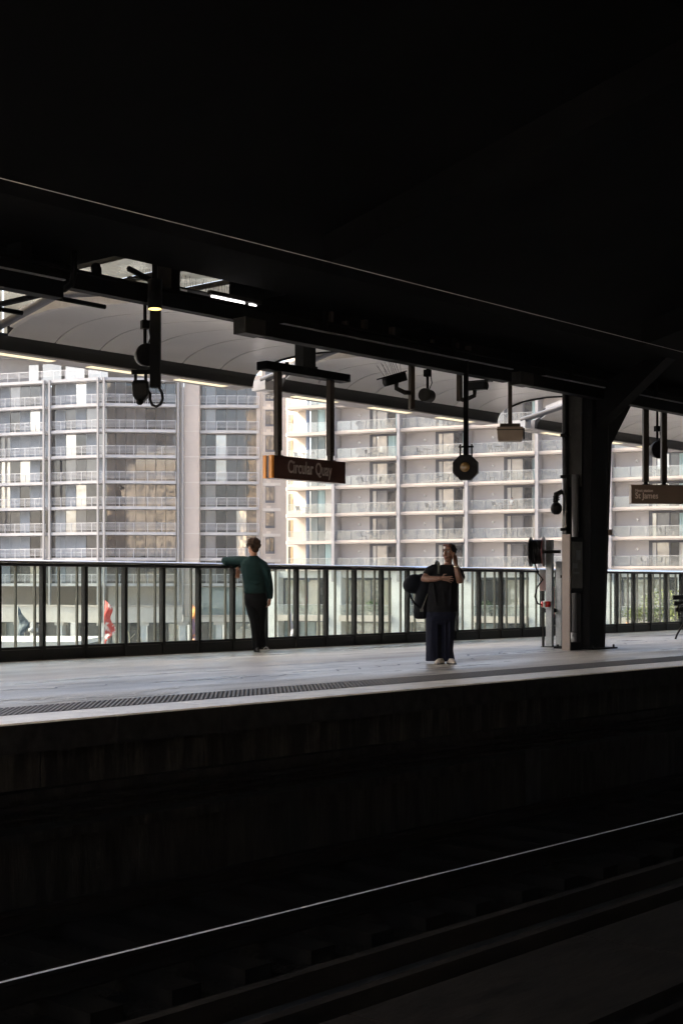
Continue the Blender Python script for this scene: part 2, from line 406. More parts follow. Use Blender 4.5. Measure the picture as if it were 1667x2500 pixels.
# platform wall: overhang, stained concrete panels, ledges, cable pipes
pw = thing('platform_wall', 'dark stained concrete retaining wall with ledges under the platform edge', 'wall', (0, 0, 0))
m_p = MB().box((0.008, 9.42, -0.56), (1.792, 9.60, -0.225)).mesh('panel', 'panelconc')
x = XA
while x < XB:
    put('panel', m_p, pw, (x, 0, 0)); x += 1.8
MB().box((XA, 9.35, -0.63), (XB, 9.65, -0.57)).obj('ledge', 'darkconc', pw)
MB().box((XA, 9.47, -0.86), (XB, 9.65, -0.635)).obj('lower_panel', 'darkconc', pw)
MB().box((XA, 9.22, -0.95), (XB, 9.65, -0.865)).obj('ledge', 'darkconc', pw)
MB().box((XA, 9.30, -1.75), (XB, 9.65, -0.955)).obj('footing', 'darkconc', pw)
MB().tube([(XA, 9.36, -0.70), (XB, 9.36, -0.70)], 0.03, 8).obj('cable_pipe', 'railweb', pw, smooth=True)
MB().tube([(XA, 9.39, -0.79), (XB, 9.39, -0.79)], 0.02, 8).obj('cable_pipe', 'railweb', pw, smooth=True)
MB().box((13.6, 9.0, -1.7), (13.95, 9.21, -0.80)).obj('pier', 'darkconc', pw)
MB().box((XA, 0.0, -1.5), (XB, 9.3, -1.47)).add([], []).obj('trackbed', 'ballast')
struct(bpy.data.objects['trackbed'])

def track(yc, label):
    t = thing('railway_track', label, 'railway track', (0, 0, 0))
    for s_ in (-1, 1):
        y = yc + s_ * 0.7175
        MB().prism([(y-.07,-1.37),(y+.07,-1.37),(y+.07,-1.355),(y+.012,-1.335),(y+.012,-1.262),(y+.035,-1.25),(y-.035,-1.25),(y-.012,-1.262),(y-.012,-1.335),(y-.07,-1.355)], 'x', XA, XB).obj('rail_web', 'railweb', t)
        MB().prism([(y-.035,-1.2495),(y+.035,-1.2495),(y+.033,-1.224),(y+.026,-1.22),(y-.026,-1.22),(y-.033,-1.224)], 'x', XA, XB).obj('railhead', 'railweb', t)
        if yc > 5 and s_ < 0: MB().prism([(y-.034,-1.222),(y-.022,-1.2195),(y-.018,-1.217),(y-.032,-1.2185)], 'x', XA, XB).obj('running_band', 'railsteel', t)
    ms = MB().box((-.12, yc - 1.2, -1.47), (.12, yc + 1.2, -1.375)).mesh('sleeper', 'sleeper')
    x = 0.3
    while x < 40: put('sleeper', ms, t, (x, 0, 0)); x += 0.62
track(7.65, 'railway track with one shining rail below the far platform')
track(3.05, 'railway track in deep shade beside the concrete walkway slab')
sw = thing('walkway_slab', 'brown concrete walkway slab lying between the two railway tracks', 'walkway', (0, 0, 0))
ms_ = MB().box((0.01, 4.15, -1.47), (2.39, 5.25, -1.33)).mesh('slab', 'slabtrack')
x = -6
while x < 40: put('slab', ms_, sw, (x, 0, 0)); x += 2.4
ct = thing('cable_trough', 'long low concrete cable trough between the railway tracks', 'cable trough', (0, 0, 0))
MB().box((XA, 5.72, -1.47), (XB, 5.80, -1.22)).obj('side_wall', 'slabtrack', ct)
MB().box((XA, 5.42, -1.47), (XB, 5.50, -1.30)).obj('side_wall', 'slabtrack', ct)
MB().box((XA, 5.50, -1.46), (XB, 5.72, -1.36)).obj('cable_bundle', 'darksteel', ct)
MB().box((XA, -5.0, -1.6), (XB, 1.45, 0.0)).obj('near_platform', 'asphalt'); struct(bpy.data.objects['near_platform'])

# contact wire over the far track
ow = thing('overhead_wire', 'thin shining overhead contact wire strung under the dark deck', 'overhead wire', (0, 0, 0))
MB().tube([(XA, 7.65, 3.675), (XB, 7.65, 3.675)], 0.0028, 8).obj('contact_wire', 'copper', ow, smooth=True)
for x in (-5, 33):
    MB().tube([(x, 7.65, 3.68), (x + .3, 7.65, 4.95)], 0.012, 6).obj('dropper', 'blacksteel', ow)

# ================================================================== roof deck over the tracks
dk = thing('expressway_deck', 'black underside of the road deck covering the tracks', 'roof', (0, 0, 0))
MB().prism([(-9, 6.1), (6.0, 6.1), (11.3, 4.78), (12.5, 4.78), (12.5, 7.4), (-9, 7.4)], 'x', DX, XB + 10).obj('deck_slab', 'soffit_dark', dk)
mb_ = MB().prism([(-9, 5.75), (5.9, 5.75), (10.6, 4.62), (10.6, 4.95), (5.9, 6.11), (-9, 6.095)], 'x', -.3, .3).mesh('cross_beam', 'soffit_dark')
x = -16
while x < XB:
    if x > DX + .5: put('cross_beam', mb_, dk, (x, 0, 0))
    x += 7.0
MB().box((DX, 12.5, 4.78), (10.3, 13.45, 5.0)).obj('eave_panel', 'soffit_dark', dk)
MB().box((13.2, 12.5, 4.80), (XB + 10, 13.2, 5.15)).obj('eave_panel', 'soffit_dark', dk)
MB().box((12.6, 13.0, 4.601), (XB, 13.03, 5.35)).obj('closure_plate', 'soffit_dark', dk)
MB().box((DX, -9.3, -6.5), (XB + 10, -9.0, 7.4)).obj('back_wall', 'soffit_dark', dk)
MB().box((DX, 12.2, 7.4), (XB + 10, 12.5, 8.5)).obj('parapet', 'lconc', dk)
for (x, dx) in ((2.0, .5),):
    MB().box((x, 5.3, 4.9), (x + dx, 5.35, 6.1)).obj('bracket', 'darksteel', dk)

# steel beam over the columns
bm_ = thing('longitudinal_beam', 'long black steel beam carried over the platform column', 'beam', (0, 0, 0))
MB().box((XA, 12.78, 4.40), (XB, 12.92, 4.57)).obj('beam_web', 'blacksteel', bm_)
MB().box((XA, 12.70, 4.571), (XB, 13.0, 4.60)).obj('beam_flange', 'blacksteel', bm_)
for x in (9.2, 11.35, 16.2, 22.0, 28):
    MB().box((x, 12.72, 4.602), (x + .14, 12.98, 5.2)).obj('beam_stub', 'blacksteel', bm_)
# clutter of pipes and brackets on top of the beam
for q, (a, b, r) in enumerate((((7.5, 12.95, 4.72), (10.0, 13.1, 4.72), .05), ((10.0, 13.1, 4.72), (10.45, 13.1, 4.62), .05), ((8.6, 13.3, 4.62), (11.2, 12.9, 4.62), .045),
                              ((10.6, 12.6, 4.70), (12.5, 13.6, 4.72), .035), ((10.2, 12.7, 4.66), (11.2, 13.9, 4.74), .06), ((7.0, 13.2, 4.6), (9.9, 13.9, 4.66), .055))):
    MB().tube([a, b], r, 8).obj('conduit', 'blacksteel', bm_, smooth=True)
for pts, r in (([(9.8, 14.25, 4.35), (9.8, 12.75, 4.36), (9.8, 12.62, 4.40), (9.8, 12.58, 4.52), (9.8, 12.58, 4.76)], .035), ([(9.5, 13.6, 4.46), (11.06, 13.6, 4.46)], .03), ([(9.2, 14.5, 4.42), (10.5, 14.5, 4.42)], .03),
               ([(9.55, 14.2, 4.3), (9.55, 14.2, 4.72)], .04), ([(8.8, 13.25, 4.62), (11.6, 13.25, 4.62)], .05)):
    MB().tube(pts, r, 8).obj('conduit', 'blacksteel', bm_, smooth=True)
for x in (14.2, 14.5, 14.9, 15.5, 16.4, 17.0, 17.3):
    MB().box((x, 12.72, 4.602), (x + .05, 12.80, 4.602 + rnd.uniform(.05, .16))).obj('bracket', 'brownsteel', bm_)

# linear trunking hung under the beam
for (xa, xb, lab) in ((2.0, 9.6, 'dark trunking box under the beam ending beside the skylight gap'), (12.53, 18.1, 'dark lighting trunking under the beam above the station name sign'),
                      (18.5, 24.1, 'dark lighting trunking box under the beam meeting the black column'), (24.5, 31.0, 'dark lighting trunking box under the beam above the next station sign')):
    t = thing('lighting_trunking', lab, 'trunking', (xa, 0, 0))
    L = xb - xa
    bevel(MB().box((0, 12.50, 4.20), (L, 12.68, 4.385)).obj('trunking_body', 'blacksteel', t), .01)
    MB().box((0.5, 12.47, 4.3855), (L, 12.70, 4.40)).obj('top_flange', 'galv', t)
    bevel(MB().box((-.18, 12.485, 4.19), (0.18, 12.70, 4.39)).obj('end_box', 'darksteel', t), .008)
    for f in (.25, .75):
        MB().box((L * f, 12.56, 4.395), (L * f + .05, 12.62, 4.70)).obj('hanger', 'blacksteel', t)

# ================================================================== canopies
PROF = [(17.0, 4.43), (16.99, 4.49), (16.965, 4.555), (16.92, 4.62), (16.72, 4.725), (16.35, 4.82), (15.8, 4.855), (15.2, 4.83), (14.8, 4.79), (14.4, 4.75), (14.0, 4.71), (13.6, 4.66), (13.15, 4.60)]
PF = []
for i_ in range(len(PROF) - 1):
    (ya, za), (yb, zb) = PROF[i_], PROF[i_ + 1]
    PF.append((ya, za))
def smooth_prof(P_):
    """Catmull-Rom through the profile points"""
    out = []
    for i in range(len(P_) - 1):
        p0 = P_[max(i - 1, 0)]; p1 = P_[i]; p2 = P_[i + 1]; p3 = P_[min(i + 2, len(P_) - 1)]
        for k in range(4):
            t = k / 4
            out.append(tuple(.5 * (2 * p1[c] + (p2[c] - p0[c]) * t + (2 * p0[c] - 5 * p1[c] + 4 * p2[c] - p3[c]) * t * t + (3 * p1[c] - p0[c] - 3 * p2[c] + p3[c]) * t ** 3) for c in (0, 1)))
    return out + [P_[-1]]
def canopy(x0, x1, n, label, lights, lipx=0.0):
    t = thing('canopy', label, 'canopy', (x0, 0, 0), 0, 'curved canopies along the platform')
    L = x1 - x0; w = L / n; gp = 0.011
    PR = smooth_prof(PROF[3:])
    top = [(y, z + .018) for y, z in PR]
    poly = PR + top[::-1]
    me = MB()
    N = len(PR)
    vs = []; fs = []
    for xx in (gp, w - gp):
        vs += [(xx, y, z) for y, z in PR] + [(xx, y, z + .018) for y, z in PR]
    for a in range(N - 1):
        fs += [(a, a + 1, 2*N + a + 1, 2*N + a), (N + a, 3*N + a, 3*N + a + 1, N + a + 1), (a, N + a, N + a + 1, a + 1), (2*N + a, 2*N + a + 1, 3*N + a + 1, 3*N + a)]
    fs += [(0, 2*N, 3*N, N), (N - 1, 2*N - 1, 4*N - 1, 3*N - 1)]
    me.add(vs, fs); me = me.mesh('soffit_panel', 'canopy')
    for q in range(n): put('soffit_panel', me, t, (q * w, 0, 0))
    bk = [(y, z + .03) for y, z in PR]; bt = [(y, z + .16) for y, z in PR]
    MB().loft([[(xx, y, z) for y, z in bk + bt[::-1]] for xx in (0.0, L)]).obj('roof_shell', 'canopyback', t)
    cv = smooth_prof(PROF[:4])
    MB().loft([[(xx, y, z) for y, z in cv + [(16.95, 4.66), (17.03, 4.62), (17.06, 4.44)]] for xx in (-lipx, L)]).obj('cove', 'lipshade', t, smooth=False)
    MB().box((-.002 - lipx, 17.0605, 4.425), (L + .002, 17.42, 4.62)).obj('gutter_lip', 'lipedge', t)
    MB().box((-lipx, 16.99, 4.405), (L, 17.44, 4.424)).obj('lip_underside', 'lipedge', t)
    for a, b in lights:
        s = MB().box((a - x0, 17.10, 4.396), (b - x0, 17.27, 4.4045)).obj('strip_light', 'striplight', t)
        MB().box((a - x0 - .02, 17.08, 4.400), (b - x0 + .02, 17.0995, 4.4048)).obj('light_frame', 'lipedge', s)
    # pale end trims
    for xx in (-.10, L + .005):
        up = [(y, z + .15) for y, z in PROF[4:]]; lo = [(y, z - .02) for y, z in PROF[4:]]
        MB().loft([[(a, y, z) for y, z in lo + up[::-1]] for a in ((xx, xx + .095) if xx < 0 else (xx, xx + .03))]).obj('end_trim', 'paletrim' if xx < 0 else 'darksteel', t)
    MB().tube([(-.28, 17.2, 4.60), (-.28, 15.4, 4.96), (-.28, 13.3, 4.75)], .06, 10).obj('drain_pipe', 'greypipe', t, smooth=True)
    MB().box((-.33, 17.08, 4.43), (-.105, 17.40, 4.60)).obj('end_box', 'paletrim', t)
    return t
canopy(2.4, 10.2, 9, 'curved grey canopy beyond the skylight gap with clutter of conduits', [])
canopy(12.0, 17.0, 6, 'curved grey canopy behind the warm downlight and hanging pole', [(11.92, 12.99), (13.67, 14.8), (15.45, 16.52)], 1.2)
canopy(17.7, 24.1, 8, 'curved grey canopy above the station name sign', [(18.19, 19.3), (20.28, 21.43), (22.35, 23.45)])
canopy(25.55, 32.1, 8, 'curved grey canopy behind the black column and next station sign', [(26.1, 27.25), (28.2, 29.3), (30.2, 31.3)])
canopy(33.3, 39.8, 8, 'curved grey canopy past the next station sign', [(34, 35.1)])

# skylight glazing above the gap between the deck and the canopies
sk = thing('skylight', 'dusty skylight panes in dark bars between deck and canopy', 'skylight', (0, 0, 0))
for q in range(14):
    x0 = 5.0 + q * 1.0
    MB().box((x0 + .03, 12.56, 5.40), (x0 + .97, 17.0, 5.412)).obj('pane', 'skyglass', sk)
    MB().box((x0 - .022, 12.52, 5.33), (x0 + .022, 17.0, 5.398)).obj('glazing_bar', 'darksteel', sk)
for y in (13.9, 15.6):
    MB().box((5, y, 5.34), (19, y + .06, 5.397)).obj('purlin', 'darksteel', sk)
for x0 in (10.25, 11.15, 12.05, 12.95, 13.85):
    MB().box((x0, 17.06, 4.63), (x0 + .86, 17.075, 5.39)).obj('pane', 'skyglass', sk)
# bird spikes
bs = thing('bird_spikes', 'row of thin bird spikes along the canopy gutter above the beam', 'bird spikes', (0, 0, 0))
mbs = MB()
for q in range(70):
    x = 11.2 + q * .05 + rnd.uniform(-.01, .01)
    mbs.tube([(x, 13.2, 4.78), (x + rnd.uniform(-.07, .07), 13.2 + rnd.uniform(-.05, .05), 4.93)], .0025, 3)
mbs.box((11.1, 13.17, 4.772), (14.8, 13.23, 4.782))
stuff(mbs.obj('spike', 'blacksteel', bs))
tl = thing('tube_light', 'small bright white tube light glowing above the black beam', 'light', (12.2, 12.92, 4.66))
MB().tube([(0, 0, 0), (.55, 0, 0)], .025, 10).obj('tube', 'tubelamp', tl, smooth=True)
MB().box((-.05, -.03, .028), (.85, .03, .08)).obj('batten', 'darksteel', tl)
MB().tube([(.66, 0, 0), (.76, 0, 0)], .02, 10).obj('tube', 'tubelamp', tl, smooth=True)

# ================================================================== column, arms, pipes
cl = thing('platform_column', 'massive black tapered steel column carrying the roof', 'column', (20.95, 12.95, 0))
def ring(x0, x1, y0, y1, z): return [(x0, y0, z), (x1, y0, z), (x1, y1, z), (x0, y1, z)]
bevel(MB().loft([ring(-.26, .24, -.24, .26, 0.0), ring(-.26, .33, -.27, .27, 2.2), ring(-.26, .42, -.30, .30, 4.42)]).obj('shaft', 'blacksteel', cl), .015)
MB().prism([(.40, 3.35), (.43, 3.35), (1.35, 4.36), (1.35, 4.41), (.40, 4.41)], 'y', -.16, .16).obj('haunch', 'blacksteel', cl)
MB().prism([(-.245, 3.7), (-1.7, 4.85), (-1.7, 4.98), (-.245, 4.4)], 'x', -.15, .15).obj('arm', 'blacksteel', cl)
MB().cbox((0, 0, .012), (.78, .78, .024)).obj('base_plate', 'blacksteel', cl)
for a in (-1, 1):
    for b in (-1, 1): MB().tube([(a * .34, b * .34, .02), (a * .34, b * .34, .07)], .018, 6).obj('bolt', 'darksteel', cl)
MB().box((-.29, -.10, 2.75), (-.262, .16, 4.38)).obj('cover_plate', 'darksteel', cl)
MB().tube([(-.33, .0, .12), (-.33, .0, 2.95)], .06, 12).obj('down_pipe', 'greypipe', cl, smooth=True)
MB().tube([(-.33, .0, .02), (-.33, .0, .28)], .085, 12).obj('pipe_collar', 'greypipe', cl, smooth=True)
MB().tube([(-.325, .20, .02), (-.325, .20, 4.36)], .055, 12).obj('conduit_pipe', 'pipedark', cl, smooth=True)
for z in (1.2, 2.0, 2.9, 3.6): MB().box((-.385, .14, z), (-.26, .262, z + .05)).obj('pipe_clip', 'blacksteel', cl)
MB().box((.27, -.33, 1.93), (.32, -.275, 2.03)).obj('tag_plate', 'pinkplate', cl)
MB().tube([(.12, -.285, .2), (.2, -.31, 2.6), (.22, -.315, 4.3)], .008, 6).obj('cable', 'darksteel', cl)

dc = thing('column_camera', 'dark round camera housing with coiled cable clipped to the column pipe', 'camera', (20.57, 13.21, 2.50))
MB().ell((-.10, .02, -.12), (.10, .10, .11)).obj('dome', 'rubber', dc, smooth=True)
MB().tube([(-.12, .02, -.02), (-.11, .02, .12), (.08, 0, .18)], .045, 8).obj('mount_arm', 'darksteel', dc, smooth=True)
mm = MB()
for q in range(3): mm.tube([(-.10 + .08 * math.cos(a), .02 + .03 * math.sin(a), .02 + q * .035 + .02 * math.cos(a)) for a in [k * math.pi / 6 for k in range(12)]], .012, 6)
mm.obj('cable_coil', 'rubber', dc, smooth=True)

# information totem
tm = thing('information_case', 'slim poster case with pink-grey side plate standing before the column', 'poster case', (20.05, 12.70, 0))
bevel(MB().box((0, 0, 0), (.035, .15, 1.92)).obj('side_plate', 'pinkplate', tm), .004)
bevel(MB().box((.0355, .02, .95), (.44, .13, 1.88)).obj('case', 'blacksteel', tm), .006)
p_ = MB().box((.08, .008, 1.03), (.40, .0195, 1.80)).obj('poster', 'poster', tm)
for z0, z1, x0, x1 in ((1.27, 1.30, .12, .30), (1.50, 1.66, .20, .34), (1.36, 1.44, .12, .25)): MB().box((x0, .004, z0), (x1, .0078, z1)).obj('print_block', 'posterink', p_)
MB().box((.40, .03, 0.0), (.44, .12, .949)).obj('leg', 'blacksteel', tm)
MB().box((.0355, .01, 0.0), (.399, .14, .13)).obj('base', 'blacksteel', tm)

# hose reel
hr = thing('hose_reel_stand', 'galvanised post stand carrying a black hose reel beside the column', 'hose reel', (20.96, 13.70, 0))
for x in (0, .31):
    p = bevel(MB().box((x, -.06, .012), (x + .07, .065, 1.87 if x == 0 else 1.5)).obj('post', 'galv', hr), .006)
    MB().box((x - .05, -.13, 0), (x + .12, .13, .0125)).obj('foot_plate', 'darksteel', p)
    for b in (-.1, .1): MB().tube([(x - .025, b, .01), (x - .025, b, .045)], .012, 6).obj('bolt', 'darksteel', p)
dr = thing('hose_drum', 'black hose drum with dark red flanges wound with hose on its stand', 'hose drum', (20.86, 13.77, 1.66), R(-48.55 - 18))
def disc(mb, x0, x1, r, n=28): return mb.loft([[(x, r * math.cos(2*math.pi*k/n), r * math.sin(2*math.pi*k/n)) for k in range(n)] for x in (x0, x1)])
mat('drumred', (0.10, 0.018, 0.018), 0.4)
disc(MB(), -.205, -.19, .26).obj('flange', 'rubber', dr)
disc(MB(), .02, .035, .26).obj('flange', 'drumred', dr)
disc(MB(), -.189, .019, .12).obj('core', 'rubber', dr)
hm = MB()
for q in range(7): hm.tube([(-.175 + q * .029 + .014 * k / 24, .20 * math.cos(2*math.pi*k/24), .20 * math.sin(2*math.pi*k/24)) for k in range(25)], .016, 6)
hm.obj('hose_winding', 'rubber', dr, smooth=True)
disc(MB(), .036, .32, .03, 10).obj('axle', 'darksteel', dr)
hm = MB().tube([(-.10, -.2, 0), (-.09, -.2, -.22), (-.05, -.12, -.38), (.02, -.06, -.48), (-.08, -.05, -.62), (-.12, -.05, -.78), (-.07, -.04, -.90), (.03, -.02, -.93)], .014, 8)
hm.obj('hose_tail', 'rubber', dr, smooth=True)
nz = thing('hose_nozzle', 'small red and white striped hose nozzle on the galvanised post', 'nozzle', (20.90, 13.72, .75), R(-48.55))
MB().ell((-.06, 0, 0), (.03, .055, .055)).obj('red_cap', 'red', nz, smooth=True)
MB().tube([(-.055, 0, 0), (-.02, 0, 0)], .058, 14).obj('white_band', 'white', nz, smooth=True)
MB().tube([(-.019, 0, 0), (.07, 0, 0)], .05, 14).obj('red_body', 'red', nz, smooth=True)
ex = thing('fire_extinguisher', 'red fire extinguisher strapped between the galvanised posts', 'fire extinguisher', (21.24, 13.84, .50))
MB().tube([(0, 0, 0), (0, 0, .04), (0, 0, .52), (0, 0, .58), (0, 0, .62)], [.055, .066, .066, .05, .02], 16).obj('cylinder', 'red', ex, smooth=True)
MB().box((-.10, -.095, .10), (.10, .095, .17)).obj('strap', 'rubber', ex)
MB().tube([(-.02, 0, .60), (-.02, -.02, .68), (.08, -.04, .72), (.06, -.05, .84)], .014, 8).obj('handle', 'rubber', ex, smooth=True)
MB().tube([(-.06, 0, -.08), (0, 0, -.10), (.12, 0, -.07), (.19, 0, .03)], .055, 10).obj('elbow_pipe', 'rubber', ex, smooth=True)
wb = tag(MB().box((21.16, 14.02, .98), (21.46, 14.03, 1.36)).obj('notice_board', 'white'), 'small white notice panel behind the hose reel posts', 'notice')
MB().box((21.29, 14.031, 0.0), (21.33, 14.06, 1.36)).obj('stake', 'darksteel', wb)

# ================================================================== railing
RY = 16.80
rl = thing('platform_railing', 'black framed glass railing along the back of the platform', 'railing', (0, RY, 0))
sp = 0.7605; x00 = 12.52 - 14 * sp
m_post = MB().box((-.028, -.045, 0.0), (.028, .045, 1.354)).mesh('post', 'railframe')
m_gl = MB().box((.045, -.006, .20), (sp - .045, .006, 1.345)).mesh('glass_pane', 'railglass')
m_mid = MB().box((sp/2 - .012, .10, .19), (sp/2 + .012, .14, 1.35)).mesh('outer_bar', 'midpost')
m_st = MB().box((sp - .060, .10, .19), (sp - .036, .14, 1.35)).mesh('outer_bar', 'midpost')
m_fr = MB().box((.0285, -.03, .165), (sp - .0285, .03, .1995)).mesh('bottom_rail', 'railframe')
m_kp = MB().box((.0285, -.02, .012), (sp - .0285, .02, .155)).mesh('kick_plate', 'railframe')
for q in range(46):
    x = x00 + q * sp
    if x < 7.5 or x > 39: continue
    put('post', m_post, rl, (x, 0, 0)); put('glass_pane', m_gl, rl, (x, 0, 0)); put('outer_bar', m_mid, rl, (x, 0, 0)); put('outer_bar', m_st, rl, (x, 0, 0))
    put('bottom_rail', m_fr, rl, (x, 0, 0)); put('kick_plate', m_kp, rl, (x, 0, 0))
bevel(MB().box((2, -.05, 1.355), (45, .05, 1.395)).obj('top_rail', 'railframe', rl), .004)
MB().tube([(2, 0, 1.4), (45, 0, 1.4)], [(.038, .05)] * 2, 24).obj('hand_rail', 'handrail', rl, smooth=True)
MB().box((2, .085, 1.35), (45, .165, 1.375)).obj('outer_top_bar', 'railframe', rl)
MB().box((2, .085, .15), (45, .165, .189)).obj('outer_bottom_bar', 'midpost', rl)
MB().box((2, -.06, 0.0), (45, .06, .0115)).obj('floor_channel', 'brownsteel', rl)
for (x, q) in ((14.42, 1.0), (14.66, .75)):
    s = tag(MB().tube([(x, 17.15, 0), (x + .02, 17.15, .25 * q), (x - .03, 17.16, .42 * q), (x - .05, 17.15, .60 * q)], [.012, .009, .006, .003], 6)
            .tube([(x, 17.15, .22 * q), (x + .10, 17.12, .32 * q)], [.006, .003], 5).tube([(x, 17.15, .1), (x - .06, 17.18, .30 * q)], [.006, .003], 5).obj('dry_stalk', 'dry'),
            'tall dry weed stalk growing behind the railing glass' if q == 1.0 else 'short dry weed stalk growing behind the railing glass', 'plant')

# bench at the far right
bn = thing('bench', 'dark metal bench with curved armrest past the column', 'bench', (25.75, 13.34, 0))
for x in (0, 1.5):
    MB().tube([(x, -.18, .0), (x, -.16, .05), (x, -.02, .28), (x, .10, .42)], .02, 8).obj('leg', 'darksteel', bn, smooth=True)
    MB().tube([(x, .50, .0), (x, .46, .10), (x, .30, .35), (x, .18, .42)], .02, 8).obj('leg', 'darksteel', bn, smooth=True)
    MB().tube([(x, .42, .46), (x, .44, .68), (x, .20, .72), (x, -.10, .72), (x, -.15, .66), (x, -.06, .46)], .018, 8).obj('armrest', 'darksteel', bn, smooth=True)
for q in range(5): bevel(MB().box((-.06, -.14 + q * .115, .425), (1.56, -.14 + q * .115 + .09, .455)).obj('seat_slat', 'darksteel', bn), .006)
for q in range(3): bevel(MB().box((-.06, .44 + q * .03, .55 + q * .12), (1.56, .47 + q * .03, .64 + q * .12)).obj('back_slat', 'darksteel', bn), .006)

# ================================================================== signs
def lettering(txt, size, m, parent, loc, rot, sx=1.0):
    cu = bpy.data.curves.new('lettering', 'FONT'); cu.body = txt; cu.size = size; cu.extrude = 0.0015; cu.offset = size * 0.012
    cu.align_x = 'LEFT'; cu.resolution_u = 4
    tmp = bpy.data.objects.new('tmp', cu); C.objects.link(tmp)
    bpy.context.view_layer.update()
    me = bpy.data.meshes.new_from_object(tmp.evaluated_get(bpy.context.evaluated_depsgraph_get()))
    bpy.data.objects.remove(tmp)
    me.materials.clear(); me.materials.append(MATS[m])
    o = bpy.data.objects.new('lettering', me); C.objects.link(o); o.parent = parent
    o.location = loc; o.rotation_euler = rot; o.scale = (sx, 1, 1)
    return o
sg = thing('station_sign', 'brown hanging station sign reading Circular Quay with orange end strips', 'sign', (15.30, 15.0, 2.69))
bevel(MB().box((.05, -.09, 0), (1.68, .09, .345)).obj('board', 'signbrown', sg), .004)
MB().box((0, -.092, .0), (.0495, -.035, .345)).obj('orange_strip', 'signorange', sg)
MB().box((-.0, .035, .0), (.0495, .092, .345)).obj('orange_strip', 'signorange', sg)
MB().box((.015, -.034, .01), (.049, .034, .335)).obj('end_recess', 'signbrown', sg)
lettering('Circular Quay', .275, 'letter', sg, (.35, -.0925, .10), (R(90), 0, 0), .63)
for x in (.23, 1.42):
    p = bevel(MB().box((x - .05, -.045, .43), (x + .05, .045, 1.62)).obj('hanger', 'brownsteel', sg), .004)
    MB().box((x - .035, -.035, .36), (x + .035, .035, .4295)).obj('hanger_foot', 'brownsteel', p)
    MB().box((x - .06, -.06, .345), (x + .06, .06, .3595)).obj('hanger_plate', 'brownsteel', p)
    for z in (.50, .54): MB().tube([(x - .012, -.05, z), (x - .012, -.045, z)], .012, 8).obj('bolt', 'blacksteel', p)
bevel(MB().box((-.12, -.11, 1.621), (1.78, .11, 1.745)).obj('cross_bar', 'blacksteel', sg), .006)
MB().box((.70, -.09, 1.7455), (.98, .09, 2.16)).obj('ceiling_bracket', 'darksteel', sg)
for x in (.45, 1.1): MB().tube([(x, .02, 1.745), (x, .02, 1.80)], .03, 8).obj('clamp', 'darksteel', sg)

s2 = thing('station_sign', 'taupe hanging sign reading Next station St James', 'sign', tuple(rd(5.27, 26.0, 2.57)), VIEW + R(8))
bevel(MB().box((0, -.06, 0), (1.9, .06, .345)).obj('board', 'signbrown2', s2), .004)
lettering('Next station', .075, 'letter2', s2, (.075, -.0625, .215), (R(90), 0, 0), .88)
lettering('St James', .155, 'letter2', s2, (.072, -.0625, .095), (R(90), 0, 0), .84)
for x in (.295, .64):
    p = bevel(MB().box((x - .05, -.045, .40), (x + .05, .045, 1.80)).obj('hanger', 'brownsteel', s2), .004)
    MB().box((x - .03, -.03, .36), (x + .03, .03, .3995)).obj('hanger_foot', 'blacksteel', p)
    MB().box((x - .06, -.05, .345), (x + .06, .05, .3595)).obj('hanger_plate', 'blacksteel', p)

# ================================================================== things hung from the beam
def hung(name, label, cat, x, y, z, rot=VIEW): return thing(name, label, cat, (x, y, z), rot)
P = hung('hanging_pole', 'black square pole hung beside the skylight with cable loop', 'pole', 11.10, 12.72, 0)
bevel(MB().box((-.06, -.06, 3.40), (.06, .06, 4.62)).obj('pole', 'blacksteel', P), .006)
MB().box((-.28, -.03, 3.56), (-.061, .03, 3.61)).obj('side_arm', 'blacksteel', P)
MB().tube([(.03, 0, 3.42), (.075, 0, 3.34), (.085, 0, 3.27), (.06, 0, 3.205), (.01, 0, 3.18), (-.04, 0, 3.20), (-.065, 0, 3.26), (-.06, 0, 3.33), (-.09, 0, 3.37)], .017, 8).obj('cable_loop', 'rubber', P, smooth=True)
Q = hung('pole_camera', 'black camera unit hanging from the side arm of the square pole', 'camera', 10.82, 12.72, 0)
Q.location = P.location
hs_ = bevel(MB().loft([[(-.25, -.08, 3.485), (-.09, -.08, 3.485), (-.09, .08, 3.485), (-.25, .08, 3.485)], [(-.27, -.09, 3.44), (-.075, -.09, 3.44), (-.075, .09, 3.44), (-.27, .09, 3.44)], [(-.26, -.09, 3.30), (-.08, -.09, 3.30), (-.08, .09, 3.30), (-.26, .09, 3.30)], [(-.22, -.06, 3.24), (-.13, -.06, 3.24), (-.13, .06, 3.24), (-.22, .06, 3.24)]]).obj('housing', 'rubber', Q), .018)
for x in (-.235, -.115): MB().tube([(x, 0, 3.47), (x, 0, 3.60)], .020, 8).obj('mount', 'rubber', Q)
MB().ell((-.18, -.03, 3.235), (.045, .05, .045)).obj('lens_dome', 'rubber', Q, smooth=True)
D = hung('downlight', 'cylindrical black downlight with warm glowing end by the skylight', 'lamp', 10.97, 12.58, 4.29)
MB().tube([(0, 0, 0.004), (0, 0, .34)], .086, 20).obj('can', 'blacksteel', D, smooth=True)
MB().tube([(0, 0, -.004), (0, 0, .0035)], .076, 20).obj('lamp_glass', 'warmlamp', D)
MB().box((-.03, -.03, .34), (.03, .03, .62)).obj('stem', 'blacksteel', D)
